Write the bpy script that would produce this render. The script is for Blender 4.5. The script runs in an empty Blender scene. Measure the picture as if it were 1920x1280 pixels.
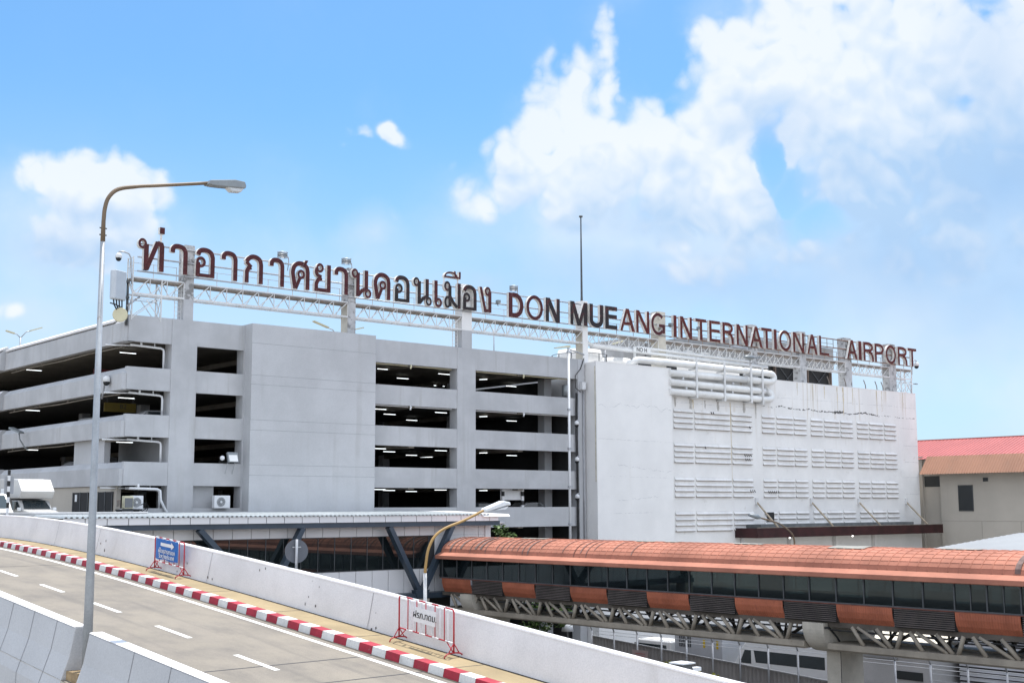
import bpy, bmesh, math, random
from mathutils import Vector, Matrix
random.seed(7)
R = math.radians
sc = bpy.context.scene
COL = sc.collection

# ---------------------------------------------------------------- camera
# metres; eye level is z = 0, the street lies at z = GZ; x runs along the car park front, y into the picture
GZ = -11.5
YAW, PITCH, ROLL, FPX = 40.43497, 7.44326, -0.19497, 2373.54
cd = bpy.data.cameras.new('camera'); cam = bpy.data.objects.new('camera', cd); COL.objects.link(cam)
cd.sensor_width = 36.0; cd.lens = FPX / 1920 * 36.0
cd.clip_start = 0.3; cd.clip_end = 6000
cy_, sy_, cp_, sp_ = math.cos(R(YAW)), math.sin(R(YAW)), math.cos(R(PITCH)), math.sin(R(PITCH))
fw = Vector((sy_*cp_, cy_*cp_, sp_)); rt = Vector((cy_, -sy_, 0)); up = rt.cross(fw)
c_, s_ = math.cos(R(ROLL)), math.sin(R(ROLL))
rt, up = c_*rt + s_*up, -s_*rt + c_*up
cam.matrix_world = Matrix(((rt.x, up.x, -fw.x, 0), (rt.y, up.y, -fw.y, 0), (rt.z, up.z, -fw.z, 0), (0, 0, 0, 1)))
sc.camera = cam

# ---------------------------------------------------------------- light
SUN_AZ, SUN_EL = 62.0, 73.0
sc.view_settings.view_transform = 'Standard'; sc.view_settings.look = 'None'
sc.view_settings.gamma = 1.0; sc.view_settings.use_curve_mapping = False
sc.view_settings.exposure = 0.86
sc.cycles.max_bounces = 6; sc.cycles.diffuse_bounces = 3; sc.cycles.glossy_bounces = 3; sc.cycles.transparent_max_bounces = 8; sc.cycles.caustics_reflective = False; sc.cycles.caustics_refractive = False
sd = bpy.data.lights.new('sun', 'SUN'); sun = bpy.data.objects.new('sun', sd); COL.objects.link(sun)
sd.energy = 3.3; sd.angle = R(0.53); sd.color = (1.0, 0.96, 0.90)
sdir = Vector((math.sin(R(SUN_AZ))*math.cos(R(SUN_EL)), math.cos(R(SUN_AZ))*math.cos(R(SUN_EL)), math.sin(R(SUN_EL))))
sun.rotation_euler = sdir.to_track_quat('Z', 'Y').to_euler(); sun.location = sdir*300

w = bpy.data.worlds.new('World'); sc.world = w; w.use_nodes = True
nt = w.node_tree; nt.nodes.clear()
class NG:
    """small helper for wiring shader nodes"""
    def __init__(s, tree): s.t = tree
    def n(s, typ, **kw):
        nd = s.t.nodes.new(typ)
        for k, v in kw.items(): setattr(nd, k, v)
        return nd
    def lk(s, a, b): s.t.links.new(a, b)
    def math(s, op, a, b=None, c=None, clamp=False):
        nd = s.n('ShaderNodeMath', operation=op); nd.use_clamp = clamp
        for i, v in enumerate((a, b, c)):
            if v is None: continue
            if hasattr(v, 'links'): s.lk(v, nd.inputs[i])
            else: nd.inputs[i].default_value = v
        return nd.outputs[0]
    def vec(s, op, a, b=None):
        nd = s.n('ShaderNodeVectorMath', operation=op)
        for i, v in enumerate((a, b)):
            if v is None: continue
            if hasattr(v, 'links'): s.lk(v, nd.inputs[i])
            else: nd.inputs[i].default_value = v
        return nd.outputs[1] if op in ('LENGTH', 'DOT_PRODUCT', 'DISTANCE') else nd.outputs[0]
    def mix(s, f, a, b, mode='MIX'):
        nd = s.n('ShaderNodeMix', data_type='RGBA', blend_type=mode)
        for i, v in ((0, f), (6, a), (7, b)):
            if hasattr(v, 'links'): s.lk(v, nd.inputs[i])
            elif i == 0: nd.inputs[0].default_value = v
            else: nd.inputs[i].default_value = (*v, 1)
        return nd.outputs[2]
    def ramp(s, f, lo, hi, a=0.0, b=1.0):
        nd = s.n('ShaderNodeMapRange', interpolation_type='SMOOTHSTEP'); s.lk(f, nd.inputs[0])
        nd.inputs[1].default_value = lo; nd.inputs[2].default_value = hi
        nd.inputs[3].default_value = a; nd.inputs[4].default_value = b
        return nd.outputs[0]
    def noise(s, v, scale, detail=4, rough=.55, dist=0.0):
        nd = s.n('ShaderNodeTexNoise'); s.lk(v, nd.inputs['Vector'])
        nd.inputs['Scale'].default_value = scale; nd.inputs['Detail'].default_value = detail
        nd.inputs['Roughness'].default_value = rough; nd.inputs['Distortion'].default_value = dist
        return nd.outputs[0]
g = NG(nt)
sky = g.n('ShaderNodeTexSky', sky_type='NISHITA', sun_disc=False, sun_elevation=R(SUN_EL), sun_rotation=R(SUN_AZ))
sky.altitude = 0; sky.air_density = 1.0; sky.dust_density = 0.8; sky.ozone_density = 2.5
skyc = g.mix(1.0, sky.outputs[0], (0.42, 0.83, 1.06), 'MULTIPLY')
tc = g.n('ShaderNodeTexCoord'); D = tc.outputs['Generated']
sep = g.n('ShaderNodeSeparateXYZ'); g.lk(D, sep.inputs[0])
az = g.math('ARCTAN2', sep.outputs[0], sep.outputs[1]); el = g.math('ARCSINE', sep.outputs[2])
cmb = g.n('ShaderNodeCombineXYZ'); g.lk(az, cmb.inputs[0]); g.lk(el, cmb.inputs[1]); AE = cmb.outputs[0]
def azel(x, y):
    d = (rt*((x-960)/FPX) - up*((y-640)/FPX) + fw).normalized()
    return math.atan2(d.x, d.y), math.asin(d.z)
# cumulus: centres and radii of the cloud heaps as bearings and heights in the sky (measured in pixels of a 1920 frame)
HEAPS = [(1050,330,130,70,1.0),(985,350,60,40,.85),(1060,230,55,80,.95),(1135,130,24,60,.8),(1130,190,40,60,.7),(1180,290,150,90,1.05),
 (1320,260,130,110,1.05),(1400,160,130,100,1.1),(1480,110,90,60,.9),(1470,20,50,40,.8),(1570,40,130,80,1.05),(1620,170,220,150,1.15),(1750,110,190,130,1.05),(1900,150,130,130,1.0),
 (1410,390,90,70,1.0),(1470,420,80,50,.9),(1300,360,150,80,.95),(1650,330,200,130,.9),(1850,230,90,80,.95),(1900,20,110,60,.9),(1700,440,120,60,.6),(1830,450,120,50,.6),(1285,140,20,50,.6),(1370,470,140,40,.55),(1770,480,60,40,.55),
 (140,350,56,40,1.0),(230,350,46,36,.9),(185,370,70,30,.85),(110,445,44,24,.8),(200,445,76,34,.85),(258,430,34,30,.7),(650,257,24,12,.5),(724,250,26,18,.52),(25,572,34,22,.45),(955,350,45,36,.85),(1180,100,20,12,.4)]
VEILS = [(1300,440,380,140,.95),(1720,480,400,220,1.0),(1650,250,380,260,1.0),(1120,420,300,120,.85),(900,520,320,90,.5),(420,500,520,120,.4),(160,450,190,90,.8),(1780,640,320,80,.7),(1060,560,340,80,.55),(690,450,90,60,.75),(745,425,40,30,.6),(640,520,130,50,.6),(915,520,60,40,.7),(1250,300,240,150,.8),(40,580,120,60,.6)]
HOLES = [(1455,300,24,60,1.0),(1490,360,36,56,1.0),(1535,410,50,30,.8),(1860,30,50,22,.7),(1600,5,30,18,.5),(1230,110,60,90,.6),(1255,190,50,36,.5),(1810,170,22,34,.45)]
wob = g.n('ShaderNodeTexNoise'); g.lk(D, wob.inputs['Vector']); wob.inputs['Scale'].default_value = 16; wob.inputs['Detail'].default_value = 5
wv = g.vec('SCALE', g.vec('SUBTRACT', wob.outputs['Color'], (.5, .5, .5))); wv.node.inputs[3].default_value = .05
AEw = g.vec('ADD', AE, wv)
def heap(lst):
    acc = None
    for x, y, rx, ry, s in lst:
        a, e = azel(x, y)
        v = g.vec('MULTIPLY', g.vec('SUBTRACT', AEw, (a, e, 0)), (FPX/rx*.82, FPX/ry*.82, 0))
        d = g.math('MULTIPLY_ADD', g.vec('LENGTH', v), -s*.62, s, clamp=True)
        acc = d if acc is None else g.math('SMOOTH_MAX', acc, d, .12)
    return acc
def puff(v):
    b = None
    for sc_, am in ((15, .85), (33, .5), (72, .28)):
        t_ = g.math('MULTIPLY', g.math('ABSOLUTE', g.math('MULTIPLY_ADD', g.noise(v, sc_, 0), 2, -1)), am)
        b = t_ if b is None else g.math('ADD', b, t_)
    return g.math('MULTIPLY_ADD', g.noise(v, 22, 6, .6, .2), .55, b)
n1 = puff(D); n1b = puff(g.vec('ADD', D, (.004, .003, .009)))
holes = heap(HOLES)
dens = g.math('SUBTRACT', heap(HEAPS), holes)
d1 = g.math('ADD', dens, g.math('MULTIPLY_ADD', n1, 1.1, -.66))
alpha = g.math('MULTIPLY', g.ramp(d1, .08, .54), g.ramp(dens, .02, .2))
soft = g.ramp(g.math('ADD', g.math('SUBTRACT', heap(VEILS), g.math('MULTIPLY', holes, .9)), g.math('MULTIPLY_ADD', g.noise(D, 9, 6, .55, .2), 1.0, -.5)), .08, .85)
SHADES = [(1850,340,190,110,1.0),(1620,440,300,120,.9),(1880,520,220,140,.9),(1450,480,220,90,.8),(1560,270,150,70,.55),(1180,420,260,90,.8),(1000,400,90,40,.5),(1380,230,60,50,.35),(1740,200,120,60,.45),
 (1180,300,60,40,.3),(170,400,90,30,.55),(150,480,160,60,.8),(1700,640,400,110,.6)]
lit = g.math('MULTIPLY_ADD', g.math('SUBTRACT', n1, n1b), 1.1, 1.10)
lit = g.math('SUBTRACT', lit, g.math('MULTIPLY', heap(SHADES), 1.25))
big = g.noise(D, 7, 4, .5)
lit = g.math('ADD', lit, g.math('MULTIPLY_ADD', big, 1.1, -.55), clamp=True)
shade = g.mix(lit, (2.75, 3.85, 5.25), (5.35, 5.55, 5.75))
DARKS = [(1880,330,120,75,1.0),(1870,150,80,100,.7),(1700,510,300,70,.75),(1450,235,80,36,.6),(1330,520,300,50,.7),(1900,560,150,90,.7),(1180,420,120,40,.35),(1590,330,120,50,.5),(200,395,70,14,.5),(180,470,120,30,.5)]
# added bright cloud bank in the unseen sky behind the camera, lifts shaded fronts
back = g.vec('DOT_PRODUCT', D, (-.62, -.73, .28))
back_fill = g.math('MULTIPLY', g.ramp(back, -.15, .35), g.ramp(g.noise(D, 4, 6, .55), .30, .52), clamp=True)
# thin veil that whitens the sky towards the horizon, as over the humid plain
veil = g.ramp(el, 0.0, .34, .88, 0.12)
veil = g.math('MULTIPLY', veil, g.ramp(g.noise(D, 3.2, 4, .5), .25, .75, .75, 1.1), clamp=True)
skyv = g.mix(veil, skyc, (4.2, 4.85, 5.5))
skys = g.mix(g.math('MULTIPLY', soft, .82), skyv, g.mix(g.ramp(g.noise(D, 7, 4, .5), .3, .7), (3.05, 4.15, 5.5), (4.6, 5.1, 5.6)))
cl = g.mix(g.math('MULTIPLY', alpha, .88), skys, shade)
cl = g.mix(g.math('MULTIPLY', heap(DARKS), .82, clamp=True), cl, (2.15, 3.35, 5.05))
cl = g.mix(back_fill, cl, (8.4, 9.0, 10.1))
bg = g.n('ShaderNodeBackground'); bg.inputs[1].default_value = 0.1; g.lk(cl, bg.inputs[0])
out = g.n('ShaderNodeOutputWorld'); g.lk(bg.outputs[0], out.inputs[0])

# ---------------------------------------------------------------- materials
MATS = {}
def mat(name, col=None, rough=.75, var=.12, vs=.9, streak=0.0, scol=(.12,.1,.085), sscale=(2.2,2.2,.12), slo=.55, metal=0.0, bump=0.0, bs=12.0, spot=0.0, spcol=(.1,.05,.025), sps=5.0, spt=.62, zmask=None, spec=.35, rnd=0.0, fine=.06):
    """painted / cast / rusted surface: broad tone variation, fine grain, water streaks, patches"""
    if name in MATS: return MATS[name]
    m = bpy.data.materials.new(name); m.use_nodes = True; t = m.node_tree; t.nodes.clear(); q = NG(t)
    o = q.n('ShaderNodeTexCoord').outputs['Object']
    c = q.mix(q.ramp(q.noise(o, vs, 5, .6), .3, .7), tuple(x*(1-var) for x in col), tuple(min(1, x*(1+var*.7)) for x in col))
    if fine: c = q.mix(q.ramp(q.noise(o, 28, 3, .6), .3, .75), c, q.mix(1.0, c, (1-fine*2,)*3, 'MULTIPLY'))
    if streak:
        v = q.vec('MULTIPLY', o, sscale)
        f = q.math('MULTIPLY', q.ramp(q.noise(v, 1.0, 6, .62), slo, slo+.22), q.ramp(q.noise(o, .35, 3, .5), .35, .65))
        if zmask:
            sx = q.n('ShaderNodeSeparateXYZ'); q.lk(o, sx.inputs[0]); f = q.math('MULTIPLY', f, q.ramp(sx.outputs[2], zmask[0], zmask[1], .06, 1.0))
        c = q.mix(q.math('MULTIPLY', f, streak), c, scol)
    if spot:
        c = q.mix(q.math('MULTIPLY', q.ramp(q.noise(o, sps, 6, .68), spt, spt+.1), spot), c, spcol)
    if rnd:
        oi = q.n('ShaderNodeObjectInfo').outputs['Random']
        hs = q.n('ShaderNodeHueSaturation'); q.lk(c, hs.inputs['Color']); q.lk(q.math('MULTIPLY_ADD', oi, rnd, 1-rnd/2), hs.inputs['Value']); c = hs.outputs[0]
    b = q.n('ShaderNodeBsdfPrincipled'); q.lk(c, b.inputs['Base Color'])
    b.inputs['Roughness'].default_value = rough; b.inputs['Metallic'].default_value = metal; b.inputs['Specular IOR Level'].default_value = spec
    if bump:
        bp = q.n('ShaderNodeBump'); bp.inputs['Strength'].default_value = bump; bp.inputs['Distance'].default_value = .02
        q.lk(q.noise(o, bs, 5, .6), bp.inputs['Height']); q.lk(bp.outputs[0], b.inputs['Normal'])
    q.lk(b.outputs[0], q.n('ShaderNodeOutputMaterial').inputs[0])
    MATS[name] = m; return m
def emis(name, col, st):
    if name in MATS: return MATS[name]
    m = bpy.data.materials.new(name); m.use_nodes = True; t = m.node_tree; t.nodes.clear(); q = NG(t)
    e = q.n('ShaderNodeEmission'); e.inputs[0].default_value = (*col, 1); e.inputs[1].default_value = st
    q.lk(e.outputs[0], q.n('ShaderNodeOutputMaterial').inputs[0]); MATS[name] = m; return m
def glass(name, tint, refl=.12, clear=.5, rough=.02):
    m = bpy.data.materials.new(name); m.use_nodes = True; t = m.node_tree; t.nodes.clear(); q = NG(t)
    tr = q.n('ShaderNodeBsdfTransparent'); tr.inputs[0].default_value = (*tint, 1)
    df = q.n('ShaderNodeBsdfDiffuse'); df.inputs[0].default_value = (.015, .02, .022, 1)
    gl = q.n('ShaderNodeBsdfGlossy'); gl.inputs['Roughness'].default_value = rough; gl.inputs[0].default_value = (.8, .9, .9, 1)
    m1 = q.n('ShaderNodeMixShader'); m1.inputs[0].default_value = clear; q.lk(df.outputs[0], m1.inputs[1]); q.lk(tr.outputs[0], m1.inputs[2])
    fr = q.n('ShaderNodeFresnel'); fr.inputs[0].default_value = 1.5
    f = q.math('MULTIPLY_ADD', fr.outputs[0], .8, refl)
    m2 = q.n('ShaderNodeMixShader'); q.lk(f, m2.inputs[0]); q.lk(m1.outputs[0], m2.inputs[1]); q.lk(gl.outputs[0], m2.inputs[2])
    q.lk(m2.outputs[0], q.n('ShaderNodeOutputMaterial').inputs[0]); return m

GREY = mat('grey_wall_paint', (.47,.476,.487), .8, .12, .35, streak=.5, scol=(.29,.28,.26), sscale=(1.8,1.8,.10), slo=.5, bump=.12, bs=30)
GREY2 = mat('grey_wall_paint_clean', (.49,.497,.508), .8, .08, .3, streak=.3, scol=(.32,.31,.30), sscale=(1.5,1.5,.08), slo=.5, bump=.1, bs=30)
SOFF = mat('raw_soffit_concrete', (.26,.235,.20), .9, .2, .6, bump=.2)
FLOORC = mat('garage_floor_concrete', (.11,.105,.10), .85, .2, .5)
WHITE = mat('white_wall_paint', (.82,.81,.79), .8, .05, .3, streak=.22, scol=(.55,.50,.42), slo=.56, bump=.12, bs=30)
WHITEST = mat('stained_white_wall_paint', (.81,.80,.78), .8, .06, .35, streak=.8, scol=(.42,.33,.20), sscale=(2.0,2.0,.07), slo=.50, zmask=(15.5,23.0), bump=.15, bs=24, spot=.35, spcol=(.55,.52,.47), sps=1.2, spt=.6)
LOUV = mat('louvre_white_paint', (.80,.79,.77), .75, .08, .8, streak=.4, scol=(.42,.36,.27), sscale=(3,3,.3), slo=.55)
LOUVE = mat('louvre_brown_shade_edge', (.22,.17,.135), .85, .3, 2.0)  # brown slat edge, deepened to draw the shadow under each slat
PIPEW = mat('pipe_white_paint', (.80,.80,.78), .45, .08, .7, spot=.25, spcol=(.5,.42,.3), sps=2.0, spt=.58, spec=.5)
STEELW = mat('gantry_white_paint', (.70,.70,.69), .6, .1, .8, spot=.55, spcol=(.33,.21,.13), sps=2.6, spt=.60)
STEELR = mat('gantry_rusty_deck', (.22,.19,.165), .85, .3, 1.5, spot=.5, spcol=(.2,.1,.05), sps=3, spt=.55)
GALV = mat('galvanised_tube', (.42,.43,.45), .45, .15, 1.5, metal=.5, spot=.3, spcol=(.25,.18,.13), sps=4)
PILW = mat('weathered_pillar_concrete', (.50,.50,.50), .9, .2, .8, spot=.8, spcol=(.16,.155,.15), sps=2.2, spt=.5, bump=.3)
PILY = mat('yellowed_pillar_paint', (.58,.54,.46), .85, .15, .8, streak=.5, scol=(.36,.27,.17))
MAROON = mat('maroon_enamel', (.072,.0095,.011), .5, .3, 2.5, spot=.55, spcol=(.21,.115,.10), sps=5.5, spt=.56, spec=.3, streak=.7, scol=(.045,.006,.007), sscale=(3,3,.4), slo=.45)
MAROONR = mat('rust_red_enamel', (.10,.017,.014), .6, .35, 2.0, spot=.6, spcol=(.24,.11,.07), sps=4.5, spt=.54, spec=.25)
BLACKL = mat('darkened_enamel', (.022,.014,.014), .5, .4, 1.2, spot=.75, spcol=(.10,.015,.014), sps=1.3, spt=.52, spec=.3)
RETW = mat('letter_return_metal', (.72,.70,.66), .55, .2, 2.5, spot=.6, spcol=(.25,.14,.08), sps=4, spt=.57)
PANEL = mat('white_cladding_panel', (.74,.73,.73), .35, .03, .4, streak=.12, scol=(.5,.48,.45), spec=.45, fine=.02)
DARKJ = mat('dark_joint', (.05,.05,.055), .8)
BLUEST = mat('steel_blue_paint', (.045,.065,.09), .4, .15, .8, spec=.45)
ROOFG = mat('pale_roof_sheet', (.50,.53,.54), .5, .15, .6, streak=.25, sscale=(.3,.3,.3))
ORANGE = mat('orange_roof_sheet', (.42,.172,.115), .8, .2, .5, spot=.5, spcol=(.27,.12,.085), sps=1.1, spt=.6, spec=.3)
ORANGEP = mat('orange_side_sheet', (.32,.098,.052), .6, .2, .9, spot=.55, spcol=(.20,.06,.04), sps=2.0, spt=.58, rnd=.35, streak=.5, scol=(.18,.06,.04), sscale=(4,4,.3))
LOUVD = mat('brown_louvre_paint', (.12,.10,.09), .6, .25, 1.0, spot=.4, spcol=(.20,.10,.07), sps=3)
SKYL = mat('grey_fibreglass_sheet', (.29,.28,.245), .7, .2, 1.5)
TRUSS = mat('taupe_truss_paint', (.30,.262,.21), .7, .22, .8, spot=.5, spcol=(.15,.11,.08), sps=2)
CONC = mat('cast_concrete', (.50,.46,.39), .9, .18, .8, streak=.5, scol=(.17,.15,.13), bump=.35, bs=9)
FRAMED = mat('dark_window_frame', (.075,.08,.085), .5, .2, 1)
BLACK = mat('black_rubber', (.015,.015,.016), .7)
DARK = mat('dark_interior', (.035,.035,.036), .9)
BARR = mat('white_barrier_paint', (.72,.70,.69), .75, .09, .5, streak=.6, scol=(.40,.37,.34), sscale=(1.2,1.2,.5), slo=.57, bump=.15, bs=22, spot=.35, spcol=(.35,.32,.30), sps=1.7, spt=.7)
BARR_SHADE = mat('shaded_barrier_paint', (.47,.472,.478), .8, .07, .4, streak=.3, scol=(.34,.335,.33), sscale=(1.2,1.2,.3), bump=.15, bs=20)  # white barrier paint darkened, so the shade on the faces is in the colour
RED = mat('red_kerb_paint', (.36,.022,.04), .6, .18, 2.5, streak=.35, scol=(.12,.07,.06), sscale=(3,3,2), spot=.55, spcol=(.3,.2,.18), sps=7, spt=.62)
WKERB = mat('white_kerb_paint', (.68,.67,.64), .7, .12, 2.5, streak=.4, scol=(.30,.28,.25), sscale=(3,3,2), spot=.6, spcol=(.36,.33,.29), sps=5, spt=.6)
REDM = mat('red_steel_paint', (.42,.015,.03), .4, .1, 2, spec=.5)
WM = mat('white_steel_paint', (.75,.75,.75), .4, .05, 2, spec=.5)
LINE = mat('road_line_paint', (.78,.77,.73), .7, .08, 2, spot=.45, spcol=(.42,.39,.34), sps=6, spt=.6)
POLEG = mat('grey_pole_paint', (.34,.365,.39), .5, .15, 1.2, spot=.75, spcol=(.20,.15,.10), sps=2.4, spt=.6, metal=.2)
POLEO = mat('ochre_pole_paint', (.36,.22,.075), .55, .15, 1.2, spec=.4)
POLEB = mat('brown_pole_paint', (.17,.12,.075), .5, .2, 1.2)
LAMPG = mat('lamp_head_grey', (.24,.26,.27), .4, .1, 2, metal=.3)
WPLAST = mat('white_plastic', (.72,.73,.74), .35, .03, 1)
CREAM = mat('cream_plastic', (.62,.58,.40), .5, .05, 1)
TILEP = mat('ochre_pavement', (.31,.24,.14), .9, .18, .6, spot=.4, spcol=(.22,.17,.11), sps=1.5, spt=.6, bump=.2)
TREDR = mat('red_roof_sheet', (.40,.11,.10), .5, .08, .3, streak=.2, scol=(.4,.1,.1))
BROWNR = mat('brown_awning_sheet', (.29,.14,.085), .65, .12, .4, streak=.35, scol=(.22,.15,.11), sscale=(.8,.8,.1))
TAUPE = mat('taupe_wall_render', (.46,.425,.37), .85, .06, .3, streak=.25, scol=(.3,.27,.23))
BLOCKW = mat('weathered_grey_cladding', (.30,.30,.30), .8, .2, .5, streak=.6, scol=(.16,.15,.14), sscale=(1.5,1.5,.3))
MARQ = mat('dark_maroon_fascia', (.036,.008,.009), .5, .4, .8, streak=.6, scol=(.02,.015,.014), sscale=(1.5,1.5,.3))
FENCE = mat('fence_sheet', (.29,.275,.265), .7, .1, .7, streak=.4, scol=(.2,.18,.17))
CARW = mat('white_car_paint', (.75,.75,.74), .25, .02, 1, spec=.5, fine=0)
CARS = mat('silver_car_paint', (.45,.46,.47), .3, .02, 1, metal=.3, fine=0)
CARD = mat('dark_car_paint', (.05,.055,.06), .25, .02, 1, fine=0)
TRUNK = mat('bark', (.11,.08,.055), .9, .3, 5)
LEAF = mat('green_leaves', (.065,.115,.025), .6, .4, 2.0, fine=0)
LEAFY = mat('yellow_green_leaves', (.19,.19,.02), .6, .35, 3.0, fine=0)
BLUES = mat('blue_sign_vinyl', (.012,.13,.44), .45, .06, 1)
INK = mat('black_ink', (.03,.03,.03), .7)
SIGNG = mat('sign_back_grey', (.105,.115,.135), .5, .08, 1, metal=.2)
YEL = mat('yellow_sign', (.6,.42,.02), .5)
TUBE = emis('fluorescent_tube', (.9,.97,1), 1.9)
GLOW = emis('lamp_lens_lit', (1,.97,.9), 3.0)
GLB = glass('bridge_glass', (.20,.27,.27), .02, .62)
GLT = glass('terminal_glass', (.10,.12,.12), .07, .3)
GLD = mat('dark_glass', (.012,.016,.018), .35, .1, 1, spec=.6, fine=0)
GLC = mat('car_glass', (.03,.04,.045), .06, .1, 1, spec=.7, fine=0)
def road_mat():
    m = bpy.data.materials.new('worn_concrete_road'); m.use_nodes = True; t = m.node_tree; t.nodes.clear(); q = NG(t)
    o = q.n('ShaderNodeTexCoord').outputs['Object']
    c = q.mix(q.ramp(q.noise(q.vec('MULTIPLY', o, (1.0, .42, 1)), 1.0, 6, .66), .3, .7), (.165,.145,.122), (.24,.208,.168))
    c = q.mix(q.math('MULTIPLY', q.ramp(q.noise(o, .8, 4, .6), .35, .7), .55), c, (.26,.225,.175))
    c = q.mix(q.math('MULTIPLY', q.ramp(q.noise(q.vec('MULTIPLY', o, (2.2, .06, 1)), 1.0, 3, .5), .5, .75), .4), c, (.10,.09,.082))
    c = q.mix(q.ramp(q.noise(o, 35, 3, .7), .35, .75), c, q.mix(1.0, c, (.78,)*3, 'MULTIPLY'))
    c = q.mix(q.math('MULTIPLY', q.ramp(q.noise(o, 2.3, 6, .7), .66, .72), .5), c, (.09,.08,.07))
    b = q.n('ShaderNodeBsdfPrincipled'); q.lk(c, b.inputs['Base Color']); b.inputs['Roughness'].default_value = .85
    bp = q.n('ShaderNodeBump'); bp.inputs['Strength'].default_value = .25; bp.inputs['Distance'].default_value = .01
    q.lk(q.noise(o, 60, 4, .6), bp.inputs['Height']); q.lk(bp.outputs[0], b.inputs['Normal'])
    q.lk(b.outputs[0], q.n('ShaderNodeOutputMaterial').inputs[0]); return m
ROAD = road_mat()
GROUND = mat('street_concrete', (.31,.295,.27), .9, .15, .15, spot=.3, spcol=(.2,.19,.17), sps=.5)

# ---------------------------------------------------------------- mesh helpers
class MB:
    """collects shapes in world metres; build() links them as ONE mesh object"""
    def __init__(s): s.v = []; s.f = []; s.sm = []
    def add(s, vs, fs, smooth=False):
        o = len(s.v); s.v += [tuple(v) for v in vs]; s.f += [tuple(i+o for i in f) for f in fs]; s.sm += [smooth]*len(fs); return s
    def box(s, x0, x1, y0, y1, z0, z1):
        vs = [(x, y, z) for z in (z0, z1) for y in (y0, y1) for x in (x0, x1)]
        return s.add(vs, [(0,2,3,1),(4,5,7,6),(0,1,5,4),(2,6,7,3),(0,4,6,2),(1,3,7,5)])
    def beam(s, a, b, w, h, upv=(0,0,1)):
        a, b = Vector(a), Vector(b); d = (b-a).normalized(); u = Vector(upv)
        if abs(d.dot(u)) > .99: u = Vector((0,1,0))
        x = d.cross(u).normalized(); z = x.cross(d)
        vs = [p+x*i*w/2+z*j*h/2 for p in (a, b) for j in (-1, 1) for i in (-1, 1)]
        return s.add(vs, [(0,2,3,1),(4,5,7,6),(0,1,5,4),(2,6,7,3),(0,4,6,2),(1,3,7,5)])
    def path(s, pts, r, n=8, r1=None, cap=True):
        P = [Vector(p) for p in pts]; m = len(P); rs = r if isinstance(r, (list, tuple)) else [r+((r1 if r1 is not None else r)-r)*i/(m-1) for i in range(m)]
        T = [(P[min(i+1, m-1)]-P[max(i-1, 0)]).normalized() for i in range(m)]
        u = Vector((0,0,1)) if abs(T[0].z) < .9 else Vector((1,0,0))
        u = (u-T[0]*u.dot(T[0])).normalized(); vs = []
        for i in range(m):
            u = (u-T[i]*u.dot(T[i])).normalized(); b = T[i].cross(u)
            vs += [P[i]+(u*math.cos(a)+b*math.sin(a))*rs[i] for a in [2*math.pi*k/n for k in range(n)]]
        fs = [(i*n+k, i*n+(k+1) % n, (i+1)*n+(k+1) % n, (i+1)*n+k) for i in range(m-1) for k in range(n)]
        s.add(vs, fs, n > 5)
        if cap:
            o = len(s.v)-len(vs); s.f += [tuple(o+k for k in reversed(range(n))), tuple(o+(m-1)*n+k for k in range(n))]; s.sm += [False]*2
        return s
    def cyl(s, a, b, r, n=10, r1=None): return s.path([a, b], r, n, r1)
    def prism(s, poly, axis, a, b):
        """poly: 2-D outline; axis 'x' -> (y,z), 'y' -> (x,z), 'z' -> (x,y); swept from a to b"""
        f = {'x': lambda p, t: (t, p[0], p[1]), 'y': lambda p, t: (p[0], t, p[1]), 'z': lambda p, t: (p[0], p[1], t)}[axis]
        n = len(poly)
        return s.add([f(p, a) for p in poly]+[f(p, b) for p in poly], [tuple(range(n)), tuple(range(2*n-1, n-1, -1))]+[(i, i+n, (i+1) % n+n, (i+1) % n) for i in range(n)])
    def sheet(s, rows, thick=None):
        """rows of points -> quads"""
        m = len(rows[0]); vs = [p for r_ in rows for p in r_]
        return s.add(vs, [(i*m+k, i*m+k+1, (i+1)*m+k+1, (i+1)*m+k) for i in range(len(rows)-1) for k in range(m-1)])
    def ball(s, c, rx, ry, rz, n=12, m=8):
        c = Vector(c); vs = [c+Vector((rx*math.cos(2*math.pi*k/n)*math.sin(math.pi*i/m), ry*math.sin(2*math.pi*k/n)*math.sin(math.pi*i/m), rz*math.cos(math.pi*i/m))) for i in range(m+1) for k in range(n)]
        return s.add(vs, [(i*n+k, (i+1)*n+k, (i+1)*n+(k+1) % n, i*n+(k+1) % n) for i in range(m) for k in range(n)], True)
    def build(s, name, m, parent=None, loc=None, bevel=0):
        me = bpy.data.meshes.new(name); o = bpy.data.objects.new(name, me); COL.objects.link(o)
        L = Vector(loc) if loc is not None else Vector((0,0,0))
        base = Vector(parent['_w']) if parent is not None else Vector((0,0,0))
        off = base if parent is not None else L
        me.from_pydata([tuple(Vector(v)-off-(L if parent is not None else Vector((0,0,0)))) for v in s.v], [], s.f)
        me.polygons.foreach_set('use_smooth', s.sm)
        bm = bmesh.new(); bm.from_mesh(me); bmesh.ops.recalc_face_normals(bm, faces=bm.faces); bm.to_mesh(me); bm.free()
        me.materials.append(m); o.location = L
        if parent is not None: o.parent = parent; o['_w'] = tuple(base+L)
        else: o['_w'] = tuple(L)
        if bevel:
            bv = o.modifiers.new('bevel', 'BEVEL'); bv.width = bevel; bv.segments = 2; bv.limit_method = 'ANGLE'; bv.angle_limit = R(40)
        return o
def tag(o, label=None, cat=None, group=None, kind=None):
    for k, v in (('label', label), ('category', cat), ('group', group), ('kind', kind)):
        if v: o[k] = v
    return o
def thing(name, label, cat, loc=(0,0,0), group=None):
    o = bpy.data.objects.new(name, None); COL.objects.link(o); o.location = loc; o['_w'] = tuple(loc); o.empty_display_size = .3
    return tag(o, label, cat, group)
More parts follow.
